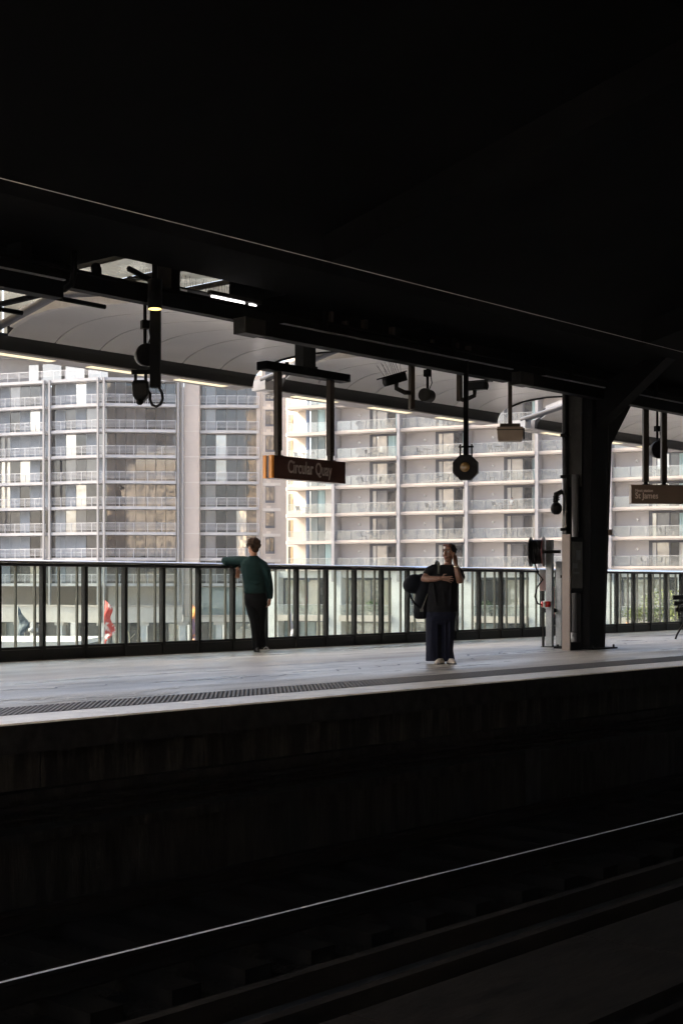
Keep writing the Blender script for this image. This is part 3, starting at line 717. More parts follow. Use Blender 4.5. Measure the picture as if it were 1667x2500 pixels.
def speaker(name, label, x, y, z, r, ln, ang, ztop, can=False):
    t = thing(name, label, 'loudspeaker', (x, y, z), ang)
    MB().tube([(0, -ln * .5, 0), (0, -ln * .35, 0), (0, ln * .35, 0), (0, ln * .5, 0)], [r * .97, r, r * (.8 if not can else .95), r * .6], 22).obj('horn', 'rubber' if not can else 'darksteel', t, smooth=False)
    MB().tube([(0, 0, r * .8), (0, 0, r + .16), (0, 0, ztop - z)], [.02, .022, .022], 8).obj('drop_rod', 'blacksteel', t)
    MB().box((-.045, -.045, r + .18), (.045, .045, r + .28)).obj('joint', 'blacksteel', t)
    MB().tube([(.05, 0, r + .2), (.07, 0, r + .08), (.02, 0, r * .7)], .008, 6).obj('cable', 'rubber', t)
    return t
speaker('loudspeaker', 'black round loudspeaker hanging behind the square pole', 11.12, 12.93, 3.80, .14, .20, VIEW + R(25), 4.42)
speaker('loudspeaker', 'grey can loudspeaker hanging beside the spiked camera', 16.54, 12.92, 3.87, .10, .24, VIEW - R(28), 4.42, True)
speaker('loudspeaker', 'dark round loudspeaker hanging behind the next station sign', 23.95, 13.25, 3.62, .17, .22, VIEW + R(15), 4.42)
def cctv(label, x, y, z, ang, spikes, post):
    t = thing('security_camera', label, 'camera', (x, y, z), ang)
    bevel(MB().prism([(-.06, -.07), (.06, -.07), (.075, .05), (-.075, .05)], 'x', -.22, .12).obj('housing', 'rubber', t), .01)
    MB().prism([(-.095, .052), (.095, .052), (.08, .07), (-.08, .07)], 'x', -.29, .13).obj('sunshield', 'rubber', t)
    MB().tube([(-.222, 0, -.01), (-.235, 0, -.01)], .05, 14).obj('lens', 'darksteel', t)
    MB().tube([(-.02, 0, -.07), (-.02, 0, -.15), (.12, 0, -.20), (.20, 0, -.20)], .035, 8).obj('arm', 'darksteel', t, smooth=True)
    if spikes:
        for c_ in list(t.children):
            if c_.name.split('.')[0] in ('housing', 'sunshield', 'lens'): c_.rotation_euler.y = R(-18)
        m = MB()
        for q in range(9): m.tube([(-.20 + q * .035, 0, .07), (-.24 + q * .04 + rnd.uniform(-.02, .02), rnd.uniform(-.05, .05), .26 + rnd.uniform(-.03, .03))], .0035, 4)
        stuff(m.obj('spike', 'rubber', t)).rotation_euler.y = R(-18)
    bevel(MB().box((.20, -.04, post[0]), (.27, .04, post[1])).obj('post', 'brownsteel', t), .004)
    return t
cctv('black security camera with bird spikes hung near the can loudspeaker', 15.88, 12.95, 4.06, VIEW + R(28), True, (-.44, .38))
t_ = cctv('dark security camera hung behind the signal lamp pole', 17.72, 12.95, 4.14, VIEW + R(150), False, (-.22, .30))
sgl = hung('signal_lamp', 'black octagonal signal lamp with amber lens on a pole', 'signal lamp', 16.91, 12.50, 2.81, VIEW - R(12))
def octo(y, r, n=8): return [(r * math.cos(2*math.pi*(k+.5)/n), y, r * math.sin(2*math.pi*(k+.5)/n)) for k in range(n)]
bevel(MB().loft([octo(-.07, .185), octo(-.06, .20), octo(.08, .20), octo(.14, .14)]).obj('hood', 'rubber', sgl), .006)
MB().loft([[(.085*math.cos(2*math.pi*k/20), y, .085*math.sin(2*math.pi*k/20)) for k in range(20)] for y in (-.085, -.0705)]).obj('lens_ring', 'blacksteel', sgl)
MB().ell((0, -.075, 0), (.075, .045, .075), 20, 10).obj('lens', 'lens', sgl, smooth=True)
MB().box((-.035, .02, .19), (.035, .09, 1.62)).obj('pole', 'blacksteel', sgl)
MB().box((-.11, .03, .30), (.11, .08, .325)).obj('yoke', 'blacksteel', sgl)
for x in (-.085, .085): MB().tube([(x, .055, .17), (x, .055, .35)], .012, 8).obj('yoke_bolt', 'blacksteel', sgl)
hb = hung('hanging_box', 'beige-brown box hung on a single pole beside the column', 'equipment box', 18.60, 12.88, 3.35, VIEW - R(6))
bevel(MB().loft([[(-.185, -.12, .0), (.185, -.12, .0), (.185, .12, .0), (-.185, .12, .0)], [(-.20, -.13, .06), (.20, -.13, .06), (.20, .13, .06), (-.20, .13, .06)], [(-.205, -.13, .22), (.205, -.13, .22), (.205, .13, .22), (-.205, .13, .22)]]).obj('casing', 'beigebox', hb), .012)
bevel(MB().box((-.16, -.10, .2205), (.16, .10, .275)).obj('cap', 'brownsteel', hb), .006)
MB().box((-.212, -.137, .165), (.212, -.1305, .18)).obj('seam', 'brownsteel', hb)
MB().box((-.033, -.033, .2755), (.033, .033, 1.06)).obj('pole', 'brownsteel', hb)
MB().box((.2055, -.10, .02), (.225, .10, .20)).obj('side_grille', 'rubber', hb)

# ================================================================== BUILDINGS ACROSS THE WATER
FH = 3.01
def sub(parent, me, name, loc=(0, 0, 0), rz=0.0): return put(name, me, parent, loc, rz)
CACHE = {}
def cached(key, fn):
    if key not in CACHE: CACHE[key] = fn()
    return CACHE[key]
def rail_mesh(w, bars=6, arc=0.0, nposts=5):
    def Y(x): return -arc * (1 - (2 * x / w - 1) ** 2)
    m = MB(); N = 1 if arc == 0 else 10
    for b in range(bars):
        z = 1.05 - b * .15; r = .034 if b == 0 else .017
        m.tube([(w * q / N, Y(w * q / N), z) for q in range(N + 1)], r, 5)
    for q in range(nposts + 1):
        x = w * q / nposts; m.box((x - .022, Y(x) - .022, .0), (x + .022, Y(x) + .022, 1.04))
    return m.mesh('railing', 'railgrey')
def pane_mesh(w, h, m): return MB().box((.025, 0, .0), (w - .025, .03, h)).mesh('pane', m)
def shutter_mesh(w, h):
    m = MB().box((.02, .02, 0), (.06, .06, h)).box((w - .06, .02, 0), (w - .02, .06, h))
    z = .05
    while z < h - .05:
        m.add([(.06, .02, z), (w - .06, .02, z), (w - .06, .06, z + .085), (.06, .06, z + .085)], [(0, 1, 2, 3)]); z += .11
    return m.mesh('shutter', 'shutter')
rw = random.Random(11)

LB = thing('apartment_block', 'grey apartment block with slatted metal balcony rails and white posts', 'building', tuple(rd(-27.9, 166, -6.5)), VIEW)
def lz(k): return 1.19 + FH * k + 6.5
def lbay(ox, oy, a, w, npan, seed, ymat, shut=0.35, back=1.2):
    """one column of balconies; (ox, oy) in the block's frame, a the facade's angle"""
    q = random.Random(seed); ca, sa = math.cos(a), math.sin(a)
    sm = cached(('ls', w), lambda: MB().box((0, 0, -.17), (w, 2.2, .16)).mesh('balcony', 'lslab'))
    rm = cached(('lr', w), lambda: rail_mesh(w))
    pw = w / npan; hh = FH - .36
    fm = cached(('lf', w, npan), lambda: MB().box((0, 0, hh - .02), (w, .08, hh + .03)).box((0, 0, 0), (w, .08, .05)).mesh('window', 'frame'))
    for k in range(9):
        b = put('balcony', sm, LB, (ox, oy, lz(k)), a)
        if k < 8:
            sub(b, rm, 'railing', (0, .06, .16))
            wi = put('window', fm, LB, (ox - sa * back, oy + ca * back, lz(k) + .165), a)
            for p in range(npan):
                mname = q.choice(ymat)
                sub(wi, cached(('lp', round(pw, 3), mname), lambda: pane_mesh(pw, hh - .05, mname)), 'pane', (p * pw, .01, .03))
                if q.random() < shut:
                    sub(wi, cached(('lsh', round(pw, 3)), lambda: shutter_mesh(pw, hh - .1)), 'shutter', (p * pw, -.10, .04))
aL = R(-19.9); ca, sa = math.cos(aL), math.sin(aL)
for q, s0 in enumerate((6.9, 14.56, 22.2)):
    lbay(-ca * s0, -sa * s0, aL, 6.9, 5, 21 + q, ['wgrey', 'wgrey', 'wgrey', 'wmid', 'wdark', 'wrefl'], 0.45)
for s0 in (0.0, 7.28, 14.94):
    for ds in (-.28, .52):
        MB().box((-.10, -.12, 0), (.10, .12, 25.7 + 6.5 - 3.6)).obj('post', 'lwhite', LB, (-ca * (s0 + ds), -sa * (s0 + ds) - .1, 4.2 - .9), aL)
    for k in range(9):
        MB().box((-.38, .35, -.15), (.38, 1.6, .15)).obj('link_slab', 'lslab', LB, (-ca * (s0 + .12), -sa * (s0 + .12), lz(k)), aL)
    put('glazed_strip', MB().box((-.36, 1.7, 0), (.36, 1.75, 24.0)).mesh('glazed_strip', 'wgrey'), LB, (-ca * (s0 + .12), -sa * (s0 + .12), lz(0)), aL)
aC = R(7)
lbay(.35, .1, aC, 8.2, 7, 31, ['wgrey', 'wgrey', 'wgrey', 'wdark', 'wgrey'], 0.0)
for q in (8.75, 9.3):
    MB().box((-.10, -.1, 0), (.10, .1, 27.6)).obj('post', 'lwhite', LB, (q, 1.05, 4.2))
MB().box((9.45, 1.3, 4.0), (11.2, 6, 32.5)).obj('stone_wall', 'beigewall', LB)
for k in range(10):
    MB().box((9.43, 1.27, lz(k) - .05), (11.22, 1.299, lz(k) + .05)).obj('string_course', 'lconc', LB)
# round-fronted balconies
tw = 7.4
def arcslab(w, arc):
    N = 12; pts = [(w * q / N, -arc * (1 - (2 * q / N - 1) ** 2)) for q in range(N + 1)] + [(w, 1.2), (0, 1.2)]
    return MB().prism(pts, 'z', -.17, .16).mesh('balcony', 'lslab')
tsl = arcslab(tw, .55); trl = rail_mesh(tw, 6, .50, 6)
hh = FH - .36
tfm = MB().box((.3, 0, hh - .02), (tw - .3, .08, hh + .03)).box((.3, 0, 0), (tw - .3, .08, .05)).mesh('window', 'frame')
q_ = random.Random(5)
for k in range(9):
    b = put('balcony', tsl, LB, (10.75, 2.2, lz(k)))
    if k < 8:
        sub(b, trl, 'railing', (0, .05, .16))
        wi = put('window', tfm, LB, (10.75, 3.0, lz(k) + .165))
        xs = [.3, 1.05, 2.25, 3.5, 4.7, 5.9, 7.1]
        for p in range(6):
            mname = ['wgrey', 'wmid', 'wdark', 'wgrey', 'wgrey', 'wgrey'][p] if q_.random() < .85 else q_.choice(['wdark', 'wrefl'])
            sub(wi, cached(('tp', p, mname), lambda: pane_mesh(xs[p + 1] - xs[p], hh - .05, mname)), 'pane', (xs[p], .01, .03))
MB().box((10.7, 3.2, 4), (18.3, 7, 32.5)).obj('core_wall', 'beigewall', LB)
MB().box((17.85, 2.35, 4), (18.3, 3.19, 32.5)).obj('stone_wall', 'beigewall', LB)
MB().box((-24, 9.0, 4), (9.4, 16, 32)).obj('core_wall', 'beigewall', LB)
MB().box((.2, 3.4, 4), (9.0, 3.6, 32)).obj('inner_wall', 'lconc', LB, (0, 0, 0), 0)
# penthouse
MB().box((-23, 3.0, 32.4), (8.5, 3.2, 35.4)).obj('penthouse_wall', 'lwhite', LB, (0, 6, 0))
for q in range(7):
    MB().box((0, 0, 0), (2.6, .04, 2.1)).obj('penthouse_window', 'wpale', LB, (-ca * (22 - q * 3.2), 5.2 - sa * (22 - q * 3.2), 32.6), aL)
put('penthouse_railing', rail_mesh(22.0, 5, 0, 14), LB, (-ca * 22.2, -sa * 22.2, lz(8) + .16), aL)
MB().box((-9, 1.2, 0), (24, 9, .3)).obj('roof', 'lwhite', LB, (-ca * 14, -sa * 14, 35.4), aL)
# podium: concrete band, columns, dark shopfronts
def podium(parent, ox, oy, a, L, n, seed, zt=-1.42, zb=-3.25):
    q = random.Random(seed)
    MB().box((0, -.35, zb + 6.5), (L, 1.0, zt + 6.5)).obj('concrete_band', 'lconc', parent, (ox, oy, 0), a)
    MB().box((0, -.45, zt + 6.5), (L, .6, zt + 6.72)).obj('ledge', 'creamslab', parent, (ox, oy, 0), a)
    for i in range(n + 1):
        x = L * i / n; w = .7
        MB().box((x - w / 2, -.1, 0), (x + w / 2, .8, zb + 6.49)).obj('column', 'podwhite', parent, (ox, oy, 0), a)
        MB().box((x - w / 2 - .25, -.2, zb + 6.5 - .35), (x + w / 2 + .25, .9, zb + 6.495)).obj('column_cap', 'lconc', parent, (ox, oy, 0), a)
        if i < n:
            f = MB().box((x + .4, 3.0, 0), (x + L / n - .4, 3.1, zb + 6.45)).obj('shopfront', 'frame', parent, (ox, oy, 0), a)
            pw = (L / n - .8) / 3
            for p in range(3):
                MB().box((x + .4 + p * pw + .05, 2.95, .2), (x + .4 + (p + 1) * pw - .05, 2.99, zb + 6.3)).obj('pane', q.choice(['wdark', 'wpod', 'wteal', 'wdark', 'wgrey']), f)
podium(LB, -ca * 22.5, -sa * 22.5, aL, 22.5, 4, 3)
podium(LB, 0.3, .1, aC, 9.0, 2, 4)
podium(LB, 9.3, 1.9, 0, 12.5, 3, 9, -2.6, -3.2)
MB().box((9.3, 2.5, 3.9), (18.3, 2.7, lz(0) - .3)).obj('base_window', 'wteal', LB)

# beige stone block in between
MK = thing('stone_block', 'beige stone apartment block with single dark windows between two larger blocks', 'building', tuple(rd(-9.6, 168.2, -6.5)), VIEW)
MB().box((0, 0, 0), (.62, .3, 34)).obj('corner_chamfer', 'creamwall', MK, (-.28, .55, 0), R(-42))
MB().box((.30, .1, 0), (3.3, 8, 34)).obj('wall', 'beigewall', MK)
MB().box((2.42, -.15, 0), (3.05, .099, 34)).obj('pilaster', 'beigewall', MK)
for k in range(-1, 9):
    z = lz(k)
    MB().box((.30, .04, z - .32), (2.41, .099, z + .02)).obj('string_course', 'creamwall' if k > 4 else 'lconc', MK)
    f = MB().box((.62, .05, z + .65), (1.72, .0995, z + 2.6)).obj('window', 'frame', MK)
    MB().box((.68, .03, z + .95), (1.10, .049, z + 2.52)).obj('pane', 'wgrey', f); MB().box((1.16, .03, z + .95), (1.62, .049, z + 2.52)).obj('pane', rw.choice(['wgrey', 'wdark']), f)
    MB().box((.62, .0, z + .58), (1.80, .049, z + .645)).obj('sill', 'creamwall', f)
    MB().box((.75, .02, z + .02), (1.25, .0395, z + .30)).obj('sun_patch', 'creamwall', MK)  # small patch of sunlight put in as a pale cream panel

# pale block with glass balconies
aR = R(-22.3)
RB = thing('apartment_block', 'pale lilac apartment block with glass balcony fronts and cream slab edges', 'building', tuple(rd(-.81, 156.8, -6.5)), VIEW + aR)
def rz(k): return 2.87 + FH * k + 6.5
BW = 7.63
NF = 8
slab_m = MB().box((.175, -.25, -.18), (BW - .175, 1.5, .17)).mesh('balcony', 'creamslab')
lip_m = MB().box((.175, -.31, -.04), (BW - .175, -.251, .172)).mesh('slab_edge', 'creamslab')
gp_m = MB().box((.04, -.02, 0), (1.72, .0, 1.02)).mesh('glass_panel', 'balcglass')
tr_m = MB().box((.2, -.03, 1.022), (BW - .2, .01, 1.05)).mesh('top_rail', 'framepale')
wall_m = MB().box((.175, 1.501, .17), (3.55, 1.65, FH - .18)).mesh('balcony_wall', 'lavwall')
wf_m = MB().box((3.551, 1.52, .17), (3.90, 1.62, FH - .18)).box((3.9, 1.54, FH - .42), (BW - .175, 1.62, FH - .18)).box((5.62, 1.50, .17), (5.74, 1.62, FH - .42)).box((4.32, 1.53, .17), (4.40, 1.62, FH - .42)).mesh('window', 'frame')
gl_m = MB().ell((0, 0, 0), (.15, .12, .15), 12, 8).mesh('wall_lamp', 'globe', True)
q = random.Random(17)
wset = [(3.90, 4.32), (4.40, 5.62), (5.74, 6.62), (6.64, BW - .19)]
for j in range(5):
    for k in range(NF + 1):
        b = put('balcony', slab_m, RB, (j * BW, .15, rz(k)), R(-2.6))
        sub(b, lip_m, 'slab_edge')
        if k == NF: continue
        for p in range(4): sub(b, gp_m, 'glass_panel', (.30 + p * 1.76, -.12, .20))
        sub(b, tr_m, 'top_rail', (0, -.11, .20))
        put('balcony_wall', wall_m, RB, (j * BW, .15, rz(k)), R(-2.6))
        put('wall_lamp', gl_m, RB, (j * BW + 2.42, 1.42, rz(k) + 1.95))
        wi = put('window', wf_m, RB, (j * BW, .15, rz(k)), R(-2.6))
        low = k < 4
        for p, (a, b_) in enumerate(wset):
            if p == 0: mm = q.choice(['wpale', 'wrefl', 'curtainwhite'])
            elif p == 1: mm = q.choice(['wmid', 'wrefl', 'wrefl'] if low else ['wpale', 'wmid', 'wrefl'])
            elif p == 2: mm = q.choice(['wdark', 'wdark', 'wdark', 'curtain', 'wgrey'])
            else: mm = q.choice(['curtain', 'curtain', 'wteal', 'curtainwhite', 'wrefl'])
            sub(wi, cached(('rp', p, mm), lambda: MB().box((a + .02, 1.56, .20), (b_ - .02, 1.60, FH - .44)).mesh('pane', mm)), 'pane')
for j in range(6):
    MB().box((j * BW - .15, -.42, 8.0), (j * BW + .17, 1.6, 35)).obj('dividing_wall', 'postpale', RB)
MB().box((-3.4, 1.72, 8.6), (BW * 5 + .2, 12, 35)).obj('core_wall', 'lavwall', RB)
MB().box((-3.4, 2.6, 0), (BW * 5 + .2, 12, 8.59)).obj('core_wall', 'lavwall', RB)
# splayed corner bay with sunlit flank
cs_m = MB().prism([(-6.0, .35), (-5.6, -.1), (-.175, -.25), (-.175, 2.3), (-4.2, 2.3), (-5.6, 2.6)], 'z', -.18, .17).mesh('balcony', 'creamslab')
fl = MB().box((0, 0, 8.0), (3.55, .3, 35)).obj('flank_wall', 'creamwall', RB, (-7.25, 3.19, 0), R(-22.8))
gc_m = MB().box((.03, -.02, 0), (1.72, 0, 1.02)).mesh('glass_panel', 'balcglass')
for k in range(NF + 1):
    b = put('balcony', cs_m, RB, (0, 0, rz(k)))
    if k == NF: continue
    for p in range(3): sub(b, gc_m, 'glass_panel', (-5.45 + p * 1.76, -.03 - .035 * p, .20), R(-1.5))
    MB().box((-5.5, -.09, 1.22), (-.2, -.05, 1.245)).obj('top_rail', 'framepale', b)
    wi = MB().box((-3.55, 2.25, .17), (-3.42, 2.4, FH - .18)).box((-1.75, 2.25, .17), (-1.68, 2.4, FH - .18)).box((-2.62, 2.25, .17), (-2.56, 2.4, FH - .18)).obj('window', 'frame', RB, (0, 0, rz(k)))
    for a, b_, mm in ((-3.42, -2.62, 'wteal'), (-2.56, -1.75, q.choice(['curtain', 'wteal'])), (-1.68, -.18, q.choice(['curtain', 'wrefl', 'curtainwhite']))):
        MB().box((a, 1.50, .17), (b_, 2.35, FH - .18)).obj('pane', mm, wi)
    f = MB().box((.42, -.05, .75), (.85, -.001, 2.65)).obj('window', 'wdark', RB, (-7.25, 3.19, rz(k)), R(-22.8))
    MB().box((.851, -.05, .75), (1.12, -.001, 2.65)).obj('reveal', 'orangereveal', f)
MB().tube([(-3.75, 1.35, 8.0), (-3.75, 1.35, 35)], .22, 14).obj('blue_column', 'bluecol', RB, smooth=True)
# podium with tall windows
for j in range(-1, 6):
    x0 = j * BW
    MB().box((x0 - .85, -.1, 0), (x0 + .85, 2.3, rz(0) - .2)).obj('podium_pillar', 'podwhite', RB)
    if j == 5: continue
    MB().box((x0 + .851, .3, 8.45), (x0 + BW - .851, 2.3, rz(0) - .2)).obj('podium_beam', 'podwhite', RB)
    f = MB().box((x0 + .851, 1.4, 4.35), (x0 + 1.05, 1.6, 8.449)).box((x0 + BW - 1.05, 1.4, 4.35), (x0 + BW - .851, 1.6, 8.449)).box((x0 + 3.75, 1.4, 4.35), (x0 + 3.87, 1.6, 8.449)).box((x0 + 1.05, 1.4, 8.2), (x0 + BW - 1.05, 1.6, 8.449)).obj('tall_window', 'frame', RB)
    for p in range(4):
        a = x0 + 1.06 + p * 1.37
        MB().box((a, 1.5, 4.36), (a + 1.31, 1.55, 8.19)).obj('pane', q.choice(['wpod', 'wpod', 'wrefl', 'wdark']), f)
    MB().box((x0 + .851, -.6, 3.67), (x0 + BW - .851, 1.39, 4.33)).obj('terrace_slab', 'creamslab', RB)
    for p in range(3):
        MB().box((x0 + .9 + p * 1.98, -.5, 4.34), (x0 + .9 + p * 1.98 + 1.9, -.48, 5.45)).obj('terrace_glass', 'balcglass', RB)
    MB().box((x0 + .9, -.52, 5.452), (x0 + BW - .9, -.46, 5.49)).obj('terrace_rail', 'framepale', RB)
    s_ = MB().box((x0 + .851, 1.6, 0), (x0 + BW - .851, 1.7, 3.66)).obj('shopfront', 'frame', RB)
    for p in range(3):
        a = x0 + .95 + p * 1.95
        MB().box((a, 1.55, .2), (a + 1.8, 1.599, 3.5)).obj('pane', q.choice(['wdark', 'wteal', 'wpod']), s_)

# balcony furniture
def rbw(x, y, z): return RB.matrix_basis @ Vector((x, y, z))
bpy.context.view_layer.update()
NTH = ['first', 'second', 'third', 'fourth', 'fifth', 'sixth', 'seventh', 'eighth']
def where(j, k): return NTH[k] + ' balcony above the podium, ' + ('sunlit corner bay' if j < 0 else NTH[j] + ' bay from the sunlit corner')
def chair_at(x, y, z, ang, m='furn', wh=''):
    t = thing('balcony_chair', 'dark outdoor chair, ' + wh, 'chair', tuple(rbw(x, y, z)), VIEW + aR + ang, 'chairs on the glass fronted balconies')
    MB().box((-.26, -.26, .42), (.26, .26, .48)).obj('seat', m, t)
    MB().loft([[(-.26, .22, .48), (.26, .22, .48), (.26, .27, .48), (-.26, .27, .48)], [(-.30, .34, .92), (.30, .34, .92), (.30, .38, .92), (-.30, .38, .92)]]).obj('backrest', m, t)
    for a in (-1, 1):
        for b in (-1, 1): MB().bar((a * .22, b * .22, .42), (a * .27, b * .27, 0), .04).obj('leg', m, t)
def table_at(x, y, z, m='furn', wh=''):
    t = thing('balcony_table', 'dark pedestal table, ' + wh, 'table', tuple(rbw(x, y, z)), VIEW + aR, 'tables on the glass fronted balconies')
    MB().tube([(0, 0, .70), (0, 0, .74)], .48, 16).obj('table_top', m, t)
    MB().tube([(0, 0, .05), (0, 0, .70)], .04, 8).obj('pedestal', m, t)
    for a in range(4): MB().bar((0, 0, .25), (.35 * math.cos(a * 1.57 + .7), .35 * math.sin(a * 1.57 + .7), 0), .04).obj('foot', m, t)
for (j, k, o_) in ((0, 4, 3.8), (0, 3, 3.4), (0, 1, 3.3), (1, 4, 2.2), (1, 3, 3.6), (1, 2, 3.2), (2, 3, 2.6), (2, 2, 3.0), (2, 4, 2.6), (4, 3, 4.0), (4, 1, 5.2), (4, 0, 3.3), (-1, 4, 3.0), (-1, 2, 3.2)):
    z = rz(k) + .172; x = j * BW + o_
    chair_at(x, .6, z, R(rw.uniform(60, 120)), 'furn', where(j, k))
    if rw.random() < .75: chair_at(x + 1.5, .65, z, R(rw.uniform(-120, -60)), 'furn', where(j, k))
    if rw.random() < .7: table_at(x + .75, .6, z, 'furn', where(j, k))
for (j, k, x, lab) in ((0, 0, 4.2, 'leafy green potted shrub on the podium terrace behind glass'), (1, 0, 5.2, 'dark green potted shrub by the tall podium window'), (2, 0, 2.0, 'small clipped potted shrub near a white podium pillar'), (4, 0, 5.6, 'broad potted shrub on the terrace past the column')):
    t = thing('potted_shrub', lab, 'plant', tuple(rbw(j * BW + x, .5, 4.332)), 0)
    MB().tube([(0, 0, 0), (0, 0, .4)], [.22, .3], 12).obj('pot', 'lconc', t)
    m = MB(); rr = random.Random(int(x * 10))
    for _ in range(260):
        d = Vector((rr.gauss(0, 1), rr.gauss(0, 1), rr.gauss(0, 1))).normalized() * (.75 * rr.random() ** .4); p = d + Vector((0, 0, 1.0))
        a = Vector((rr.uniform(-1, 1), rr.uniform(-1, 1), rr.uniform(-1, 1))).normalized() * .11; b = d.cross(a).normalized() * .07
        m.add([p - a, p + b, p + a, p - b], [(0, 1, 2, 3)])
    stuff(m.obj('foliage', 'leaf', t))
    MB().tube([(0, 0, .3), (0, 0, 1.0)], .04, 6).obj('stem', 'bark', t)

# flags, lamp, wharf roof on the quay
def flag(x_src, ztop, d, h, m, label, curl=1.0, seed=1):
    t_ = (x_src - 833) / 3472.0
    t = thing('feather_flag', label, 'flag', tuple(rd(d * t_, d, -6.5)), VIEW)
    H = ztop + 6.5; rr = random.Random(seed)
    MB().tube([(0, 0, 0), (0, 0, H * .6), (0, 0, H)], [.06, .045, .02], 8).obj('pole', 'lwhite', t, smooth=True)
    vs = []; fs = []; N = 26
    for i in range(N + 1):
        f = i / N; z = H - f * h
        w = curl * (1.05 * math.sin(math.pi * min(1, f * 1.05 + .08)) ** .6 + .35 * math.sin(f * 13 + seed)) * .95
        w = max(.1, w)
        for j in range(5):
            g_ = j / 4; vs.append((.05 + w * g_, .18 * math.sin(f * 9 + g_ * 4 + seed), z - .35 * g_))
    for i in range(N):
        for j in range(4): a = i * 5 + j; fs.append((a, a + 1, a + 6, a + 5))
    o = MB().add(vs, fs).obj('banner', m, t, smooth=True)
    sd = o.modifiers.new('t', 'SOLIDIFY'); sd.thickness = .01
flag(254, .06, 100, 3.4, 'flagred', 'red and white feather flag curling on a pole beyond the railing', .62, 1)
flag(44, -.3, 100, 3.2, 'flagblue', 'grey-blue feather flag hanging on a pole beyond the railing', .62, 4)
flag(466, -.2, 100, 3.3, 'flagorange', 'narrow orange feather flag with dark print beyond the railing', .5, 7)
flag(706, -.6, 100, 2.8, 'flaggrey', 'thin pale furled flag on a pole behind the railing glass', .22, 9)
um = thing('folded_parasol', 'bright orange folded parasol on the quay past the column', 'parasol', tuple(rd(100 * (1531 - 833) / 3472, 100, -6.5)), VIEW)
MB().tube([(0, 0, 3.6), (0, 0, 4.2), (0, 0, 5.1)], [.75, .42, .05], 8).obj('canopy', 'orange', um)
MB().tube([(0, 0, 0), (0, 0, 5.1)], .04, 8).obj('pole', 'lwhite', um)
lp = thing('street_lamp', 'cream street lamp post with small round head on the quay', 'street lamp', tuple(rd(120 * (82 - 833) / 3472, 120, -6.5)), VIEW)
MB().tube([(0, 0, 0), (0, 0, 3.55)], [.12, .09], 10).obj('post', 'roofwhite', lp, smooth=True)
MB().tube([(0, 0, 3.55), (0, 0, 3.7), (0, 0, 3.95), (0, 0, 4.05)], [.12, .42, .42, .1], 14).obj('lamp_head', 'lwhite', lp, smooth=True)
wr = thing('wharf_pavilion', 'low quay pavilion with a flat cream roof', 'pavilion', tuple(rd(-20.5, 80, -6.5)), VIEW)
MB().box((-9, 0, 4.15), (5.6, 9, 4.42)).obj('roof', 'roofwhite', wr)
MB().box((-9, .0, 3.7), (5.7, .1, 4.149)).obj('fascia', 'roofwhite', wr)
for x in (-8, -4, 0, 5): MB().box((x, .3, 0), (x + .3, .6, 3.699)).obj('post', 'lwhite', wr)
MB().box((-8.5, 5, 0), (5, 5.2, 4.14)).obj('wall', 'podwhite', wr)

# street trees on the quay by the pale block
mat('treeleaf', (0.20, 0.21, 0.04), 0.6, col2=(0.07, 0.10, 0.02), vscale=1.2)
def tree(xs, d, label, seed, rad, zc):
    rr = random.Random(seed); t_ = (xs - 833) / 3472.0
    t = thing('street_tree', label, 'tree', tuple(rd(d * t_, d, -6.5)), seed)
    H = zc + 6.5
    tk = MB().tube([(0, 0, 0), (.05, 0, H * .5), (0, .05, H)], [.14, .10, .05], 8)
    for a in range(5):
        an = a * 1.256 + rr.random(); tk.tube([(.03, 0, H * .55), (math.cos(an) * rad * .4, math.sin(an) * rad * .4, H * .85), (math.cos(an) * rad * .7, math.sin(an) * rad * .7, H + rad * .2)], [.06, .04, .015], 6)
    tk.obj('trunk', 'bark', t, smooth=True)
    cl_ = [Vector((rr.gauss(0, .5), rr.gauss(0, .5), rr.gauss(0, .38))) * rad for _ in range(16)]
    m = MB()
    for c in cl_:
        for _ in range(95):
            p = c + Vector((rr.gauss(0, 1), rr.gauss(0, 1), rr.gauss(0, .8))) * (rad * .21)
            a = Vector((rr.uniform(-1, 1), rr.uniform(-1, 1), rr.uniform(-1, 1))).normalized() * .13; b = a.cross(Vector((rr.uniform(-1, 1), .3, rr.uniform(-1, 1)))).normalized() * .08
            p = p + Vector((0, 0, H)); m.add([p - a, p + b, p + a, p - b], [(0, 1, 2, 3)])
    stuff(m.obj('crown', 'treeleaf', t))
tree(1580, 137, 'yellow-green street tree behind the railing past the column', 3, 1.7, -1.9)
tree(1652, 133, 'taller sunlit yellow-green street tree beside the folded orange parasol', 5, 2.1, -1.3)
